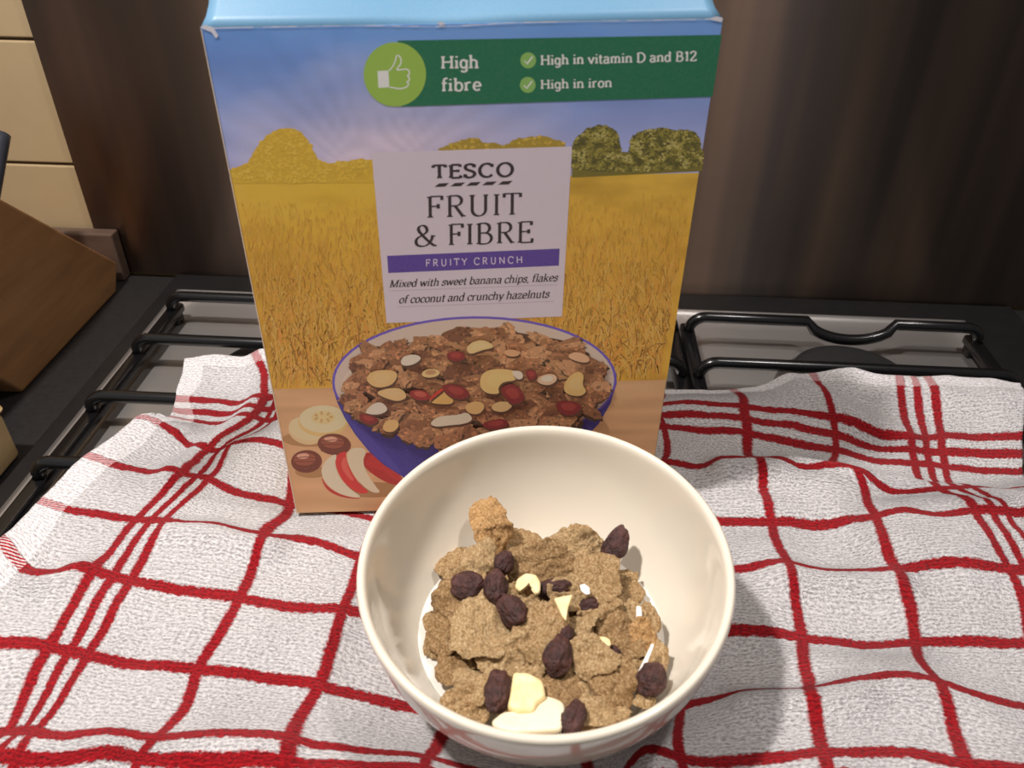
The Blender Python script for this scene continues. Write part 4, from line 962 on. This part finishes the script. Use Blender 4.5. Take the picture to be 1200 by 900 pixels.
def slab_mesh(out, th, seed, bow=0.0, hole=False):
    """irregular chip: outline in unit coords, thickness th, slightly rounded edge"""
    n = 64; pts = []
    ol = out + [out[0]]; L = [0]
    for a, b in zip(ol, ol[1:]): L.append(L[-1] + math.dist(a, b))
    for k in range(n):
        s_ = L[-1] * k / n
        for j in range(len(out)):
            if L[j] <= s_ <= L[j + 1]:
                f = (s_ - L[j]) / (L[j + 1] - L[j]); pts.append([ol[j][0] + (ol[j + 1][0] - ol[j][0]) * f, ol[j][1] + (ol[j + 1][1] - ol[j][1]) * f]); break
    for _ in range(2): pts = [[(pts[k - 1][c] + 2 * pts[k][c] + pts[(k + 1) % n][c]) / 4 for c in (0, 1)] for k in range(n)]
    off = Vector((seed * 1.7, seed * 0.3, 0)); cx = sum(p[0] for p in pts) / n; cy = sum(p[1] for p in pts) / n
    verts = []; fs = []
    def lay(f, z, side):
        base = len(verts)
        for p in pts:
            x = cx + (p[0] - cx) * f; y = cy + (p[1] - cy) * f
            verts.append((x, y, z + bow * (x * x + y * y) + 0.06 * mnoise.noise(Vector((x * 3, y * 3, side)) + off)))
        return base
    lays = [lay(0.12, th, 1), lay(0.45, th * 0.9, 1), lay(0.75, th, 1), lay(0.93, th * 0.92, 1), lay(1.0, th * 0.5, 1), lay(1.0, -th * 0.5, 0), lay(0.93, -th * 0.9, 0), lay(0.5, -th, 0), lay(0.12, -th, 0)]
    for a, b in zip(lays, lays[1:]):
        for k in range(n): fs.append((a + k, b + k, b + (k + 1) % n, a + (k + 1) % n))
    fs.append(tuple(range(lays[0], lays[0] + n))); fs.append(tuple(range(lays[-1] + n - 1, lays[-1] - 1, -1))); return verts, fs

def heap_z(x, y):
    """upper surface of the heap of flakes above the milk"""
    cx, cy = 0.0245, -0.086; d = math.hypot((x - cx) / 0.047, (y - cy) / 0.046)
    return 0.0315 + 0.0085 * max(0.0, 1 - d * d)
def place(name, vf, mat, px, py, wpx, hpx, rot, lift, tilt=(0.0, 0.0), thick=None, up=0.5):
    """one piece seen at a photo spot: real size from its distance, its face between level and facing out of the bowl"""
    z = 0.036
    for _ in range(8):
        p = onz(px, py, z); z = heap_z(p[0], p[1]) + lift
    p = Vector(onz(px, py, z)); sc = depth_of(p) / F_PX
    tc = (Vector(CP) - p).normalized(); nrm = (Vector((0, 0, 1)) * up + tc * (1 - up)).normalized()
    xa = Vector((1, 0, 0)); ya = nrm.cross(xa).normalized(); xa = ya.cross(nrm).normalized()
    nrm = (nrm + xa * tilt[0] + ya * tilt[1]).normalized(); ya = nrm.cross(xa).normalized(); xa = ya.cross(nrm).normalized()
    fo = max(0.45, nrm.dot(tc)); sx = wpx * sc / 2; sy = hpx * sc / 2 / (fo if abs(math.sin(rot)) < 0.7 else 1)
    if abs(math.sin(rot)) >= 0.7: sx /= fo
    sz = thick if thick else (sx + sy) / 2
    R = Matrix((xa, ya, nrm)).transposed().to_4x4(); a = Matrix.Rotation(rot, 4, 'Z')
    S = Matrix.Diagonal((sx, sy, sz, 1)); T = Matrix.Translation(p) @ R @ a
    me = bpy.data.meshes.new(name); me.from_pydata([tuple(S @ Vector(v)) for v in vf[0]], [], vf[1])
    me.polygons.foreach_set('use_smooth', [True] * len(me.polygons)); o = link(name, me, mat); o.matrix_world = T; return o
def zc(x, y): return (400 + x * 0.4667, 480 + y * 0.4667)
K = 0.4667
FL = [  # zoom x, y, width, height, turn, lift, tilt x, tilt y, curl, label
 (380, 300, 96, 128, 0.15, .0070, -.2, -.6, .45, 'toasted orange bran flake standing up at the very top left tip of the heap'),
 (345, 372, 82, 74, 0.3, .0040, 0, -.1, .2, 'rounded bran flake just below the toasted tip flake'),
 (505, 382, 160, 110, 0.0, .0045, 0, -.1, .3, 'widest bran flake at the top of the heap with a ragged lower edge'),
 (590, 345, 105, 82, 0.4, .0030, .1, -.2, .2, 'bran flake at the top right of the heap beside the tilted sultana'),
 (645, 418, 128, 108, 0.1, .0046, .1, 0, .2, 'bran flake right below the tilted upright sultana'),
 (585, 468, 125, 62, -.2, .0022, 0, .1, .15, 'bran flake carrying the tiny white coconut chip'),
 (283, 512, 112, 118, 0.5, .0025, -.35, 0, .3, 'bran flake at the left edge of the heap below the left sultana'),
 (356, 548, 136, 150, 0.2, .0052, -.1, 0, .25, 'large scalloped bran flake left of centre'),
 (497, 545, 112, 142, -.3, .0055, 0, .05, .2, 'tall bran flake in the middle carrying the yellow banana wedge'),
 (408, 620, 142, 108, 0.5, .0042, 0, .1, .2, 'broad bran flake below the large scalloped one'),
 (288, 622, 96, 92, 0.0, .0010, -.3, .1, .25, 'bran flake at the left edge below the large scalloped flake'),
 (330, 690, 96, 78, 0.2, .0030, -.15, .1, .25, 'bran flake at the lower left beside the front left sultana'),
 (322, 744, 128, 78, -.2, .0016, -.2, .25, .25, 'lowest bran flake on the left touching the bowl wall'),
 (474, 655, 76, 56, 0.1, .0022, 0, .1, .2, 'small bran flake just above the banana chunk'),
 (566, 700, 138, 92, 0.1, .0030, 0, .15, .25, 'ragged bran flake right of the banana chunk'),
 (622, 615, 118, 98, -.1, .0062, .05, .1, .12, 'smooth oval bran flake right of the centre sultana'),
 (655, 515, 118, 62, 0.3, .0026, .1, 0, .25, 'narrow curled bran flake below the coconut chip flake'),
 (715, 502, 78, 76, 0.2, .0024, .3, 0, .2, 'bran flake at the right edge below the milk gap'),
 (705, 572, 104, 112, 0.0, .0036, .2, 0, .25, 'bran flake right of the smooth oval flake'),
 (768, 568, 72, 72, 0.6, .0052, .35, 0, .3, 'small toasted bran flake at the right edge of the heap'),
 (778, 520, 44, 66, 0.1, .0026, .4, 0, .2, 'small upright bran flake at the far right edge'),
 (792, 628, 64, 66, 0.3, .0022, .4, .1, .2, 'bran flake at the far right behind the coconut sliver'),
 (692, 690, 116, 108, 0.3, .0048, .15, .15, .2, 'rounded bran flake beside the right hand sultana'),
 (655, 757, 132, 72, 0.1, .0036, .1, .3, .2, 'bran flake at the front right above the rim'),
 (605, 722, 90, 70, 0.8, .0018, .05, .25, .2, 'bran flake above the front sultana'),
 (760, 728, 50, 42, 0.2, .0022, .3, .2, .3, 'tiny bran flake below the right hand sultana'),
 (404, 738, 32, 56, 0.2, .0030, -.1, .2, .2, 'sliver of bran flake between front left sultana and banana chunk'),
 (598, 538, 84, 46, 0.2, .0030, 0, .1, .3, 'small bran flake below the yellow banana wedge'),
 (352, 432, 38, 46, 0.1, .0062, 0, 0, .1, 'tiny bran flake between the two left sultanas'),
 (556, 318, 44, 34, 0.2, .0034, 0, -.3, .2, 'tiny bran crumb at the top edge of the heap'),
 (256, 566, 84, 90, 0.1, .0006, -.5, 0, .3, 'bran flake leaning on the left bowl wall'),
 (440, 470, 96, 66, 0.2, .0012, 0, 0, .2, 'bran flake under the curved banana chip'),
 (738, 640, 70, 60, 0.2, .0016, .2, .1, .2, 'bran flake left of the coconut sliver'),
 (640, 352, 60, 56, 0.4, .0015, .1, -.3, .2, 'bran flake tucked behind the tilted sultana'),
 (632, 785, 118, 54, 0.0, .0016, .05, .4, .2, 'bran flake at the very front right against the bowl wall'),
 (420, 690, 54, 50, 0.4, .0006, 0, .2, .2, 'bran flake tucked left of the banana chunk'),
]
for i, (x, y, w_, h_, rot, lf, tx, ty, cu, lab) in enumerate(FL):
    px, py = zc(x, y); big = max(w_, h_); tx += 0.30 * math.sin(i * 2.7 + 1); ty += 0.26 * math.sin(i * 1.9 + 0.5); cu *= 1.3
    o = place('bran_flake', flake_mesh(i + 1, cu, 1.0), M_toast if i in (0, 19) else (M_flake, M_fl2, M_fl3, M_fl2)[i % 4], px, py, w_ * K * 1.13, h_ * K * 1.13, rot, lf, (tx, ty), thick=min(0.0125, big * K * 0.00050 * 0.5))
    tag(o, lab, 'bran flake', 'bran flakes in the bowl')
# flakes buried below the visible ones
proto = None
for i in range(26):
    a = i * 2.39996; rr = 0.0425 * math.sqrt((i + 0.5) / 26)
    if i < 5:
        me = bpy.data.meshes.new('bran_flake'); vf = flake_mesh(60 + i, 0.25); me.from_pydata([(v[0] * .0115, v[1] * .0105, v[2] * .011) for v in vf[0]], [], vf[1])
        me.polygons.foreach_set('use_smooth', [True] * len(me.polygons)); me.materials.append(M_flake)
        proto = (proto or []) + [me]
    o = bpy.data.objects.new('bran_flake', proto[i % 5]); C.objects.link(o)
    X, Y = 0.0245 + rr * math.cos(a), -0.086 + rr * math.sin(a) * 0.92
    o.matrix_world = Matrix.Translation((X, Y, heap_z(X, Y) - 0.0062 - 0.0015 * (i % 3))) @ Matrix.Rotation(a * 1.7, 4, 'Z') @ Matrix.Rotation(0.25 * math.sin(i * 2.1), 4, 'X')
    tag(o, 'bran flake mostly buried under the upper flakes of the heap', 'bran flake', 'buried bran flakes')
SU = [
 (408, 386, 46, 58, -.35, .0066, 0, -.2, 'sultana below the toasted tip flake'),
 (316, 443, 66, 78, 1.15, .0062, -.1, 0, 'wrinkled sultana at the left edge of the heap beside the milk'),
 (388, 446, 56, 76, -.1, .0064, 0, 0, 'brown sultana in the middle of the left trio'),
 (428, 505, 58, 84, 0.5, .0048, 0, 0, 'dark sultana between the large scalloped flake and the middle flake'),
 (532, 450, 78, 40, 0.1, .0016, 0, 0, 'black sultana lying under the widest top flake'),
 (688, 340, 52, 92, -.55, .0062, .2, -.5, 'tilted sultana standing up at the top right of the heap'),
 (545, 615, 62, 90, -.25, .0052, 0, .1, 'sultana in the centre left of the smooth oval flake'),
 (778, 676, 62, 70, -.4, .0060, .3, .1, 'round sultana at the right edge below the coconut sliver'),
 (392, 708, 60, 88, -.2, .0044, -.1, .2, 'sultana at the front left beside the banana chunk'),
 (582, 775, 56, 72, -.5, .0058, 0, .4, 'sultana at the front beside the pale banana slice'),
 (686, 612, 26, 40, 0.5, .0030, .1, .1, 'small dark sultana right of the smooth oval flake'),
 (562, 570, 46, 40, 0.4, .0024, 0, .1, 'small sultana peeping out above the centre sultana'),
 (622, 492, 48, 34, 0.2, .0010, 0, .1, 'half hidden sultana below the coconut chip flake'),
]
for i, (x, y, w_, h_, rot, lf, tx, ty, lab) in enumerate(SU):
    px, py = zc(x, y)
    o = place('sultana', lump_mesh(i + 1), M_sult, px, py, w_ * K * 1.22, h_ * K * 1.14, rot, lf, (tx, ty), thick=0.0060 if min(w_, h_) > 35 else 0.004)
    tag(o, lab, 'sultana', 'sultanas in the bowl')
wedge = [(-.9, .8), (.9, 1), (.3, -.1), (.05, -1), (-.3, -.6)]
half = [(-1, -.2), (-.8, .5), (-.1, 1), (.7, .8), (1, .1), (.9, -.7), (.55, -.9), (.5, -.2), (.1, .2), (-.4, -.1), (-.6, -.6)]
chunk = [(-.6, 1), (.2, .9), (.9, .5), (1, -.3), (.5, -.6), (.3, -1), (-.5, -1), (-1, -.7), (-.8, 0)]
slice_ = [(-1, -.35), (-.7, .15), (-.2, .1), (.05, .1), (.25, .85), (.5, 1), (.95, .6), (1, -.2), (.8, -1), (-.3, -1), (-.8, -.8)]
BA = [
 (468, 442, 66, 58, 0, .0062, 0, 0, half, .0016, M_ban, 'banana_chip', 'curved yellow banana chip below the widest top flake', 'banana chip'),
 (560, 500, 54, 64, 0, .0100, 0, 0, wedge, .0012, M_ban, 'banana_chip', 'yellow banana wedge lying on the tall middle flake', 'banana chip'),
 (464, 716, 98, 96, 0, .0066, 0, .2, chunk, .0034, M_ban, 'banana_chip', 'thick yellow banana chunk near the front of the heap', 'banana chip'),
 (470, 768, 190, 82, 0, .0060, 0, .45, slice_, .0016, M_pale, 'banana_chip', 'pale banana slice at the very front against the bowl wall', 'banana chip'),
 (660, 588, 34, 34, 0, .0070, 0, 0, chunk, .0010, M_ban, 'banana_chip', 'small yellow banana crumb at the edge of the smooth oval flake', 'banana chip'),
 (612, 452, 34, 26, -.6, .0078, 0, 0, [(-1, .2), (-.5, .9), (.4, .7), (1, -.3), (.5, -.8), (-.4, -.6)], .0005, M_coco, 'coconut_chip', 'tiny white coconut chip on a flake below the tilted sultana', 'coconut chip'),
 (764, 632, 14, 92, -.55, .0085, .2, 0, [(-1, -1), (-.6, 1), (.4, 1), (1, -.9)], .0006, M_coco, 'coconut_chip', 'long thin coconut sliver at the right edge of the heap', 'coconut chip'),
 (748, 528, 20, 62, -.1, .0062, .3, 0, [(-1, -1), (-.6, 1), (.6, 1), (1, -.9)], .0006, M_coco, 'coconut_chip', 'short pale coconut strip beside the toasted right flake', 'coconut chip'),
 (688, 628, 30, 40, .3, .0050, .2, 0, [(-1, -.7), (-.5, .9), (.5, .8), (1, -.6)], .0006, M_coco, 'coconut_chip', 'whitish coconut chip below the small dark sultana', 'coconut chip'),
]
for i, (x, y, w_, h_, rot, lf, tx, ty, ol, th, mt, nm, lab, cat) in enumerate(BA):
    px, py = zc(x, y)
    o = place(nm, slab_mesh(ol, 1.0, i + 1), mt, px, py, w_ * K, h_ * K, rot, lf, (tx, ty), thick=th)
    tag(o, lab, cat, 'banana chips in the bowl' if nm == 'banana_chip' else 'coconut chips in the bowl')
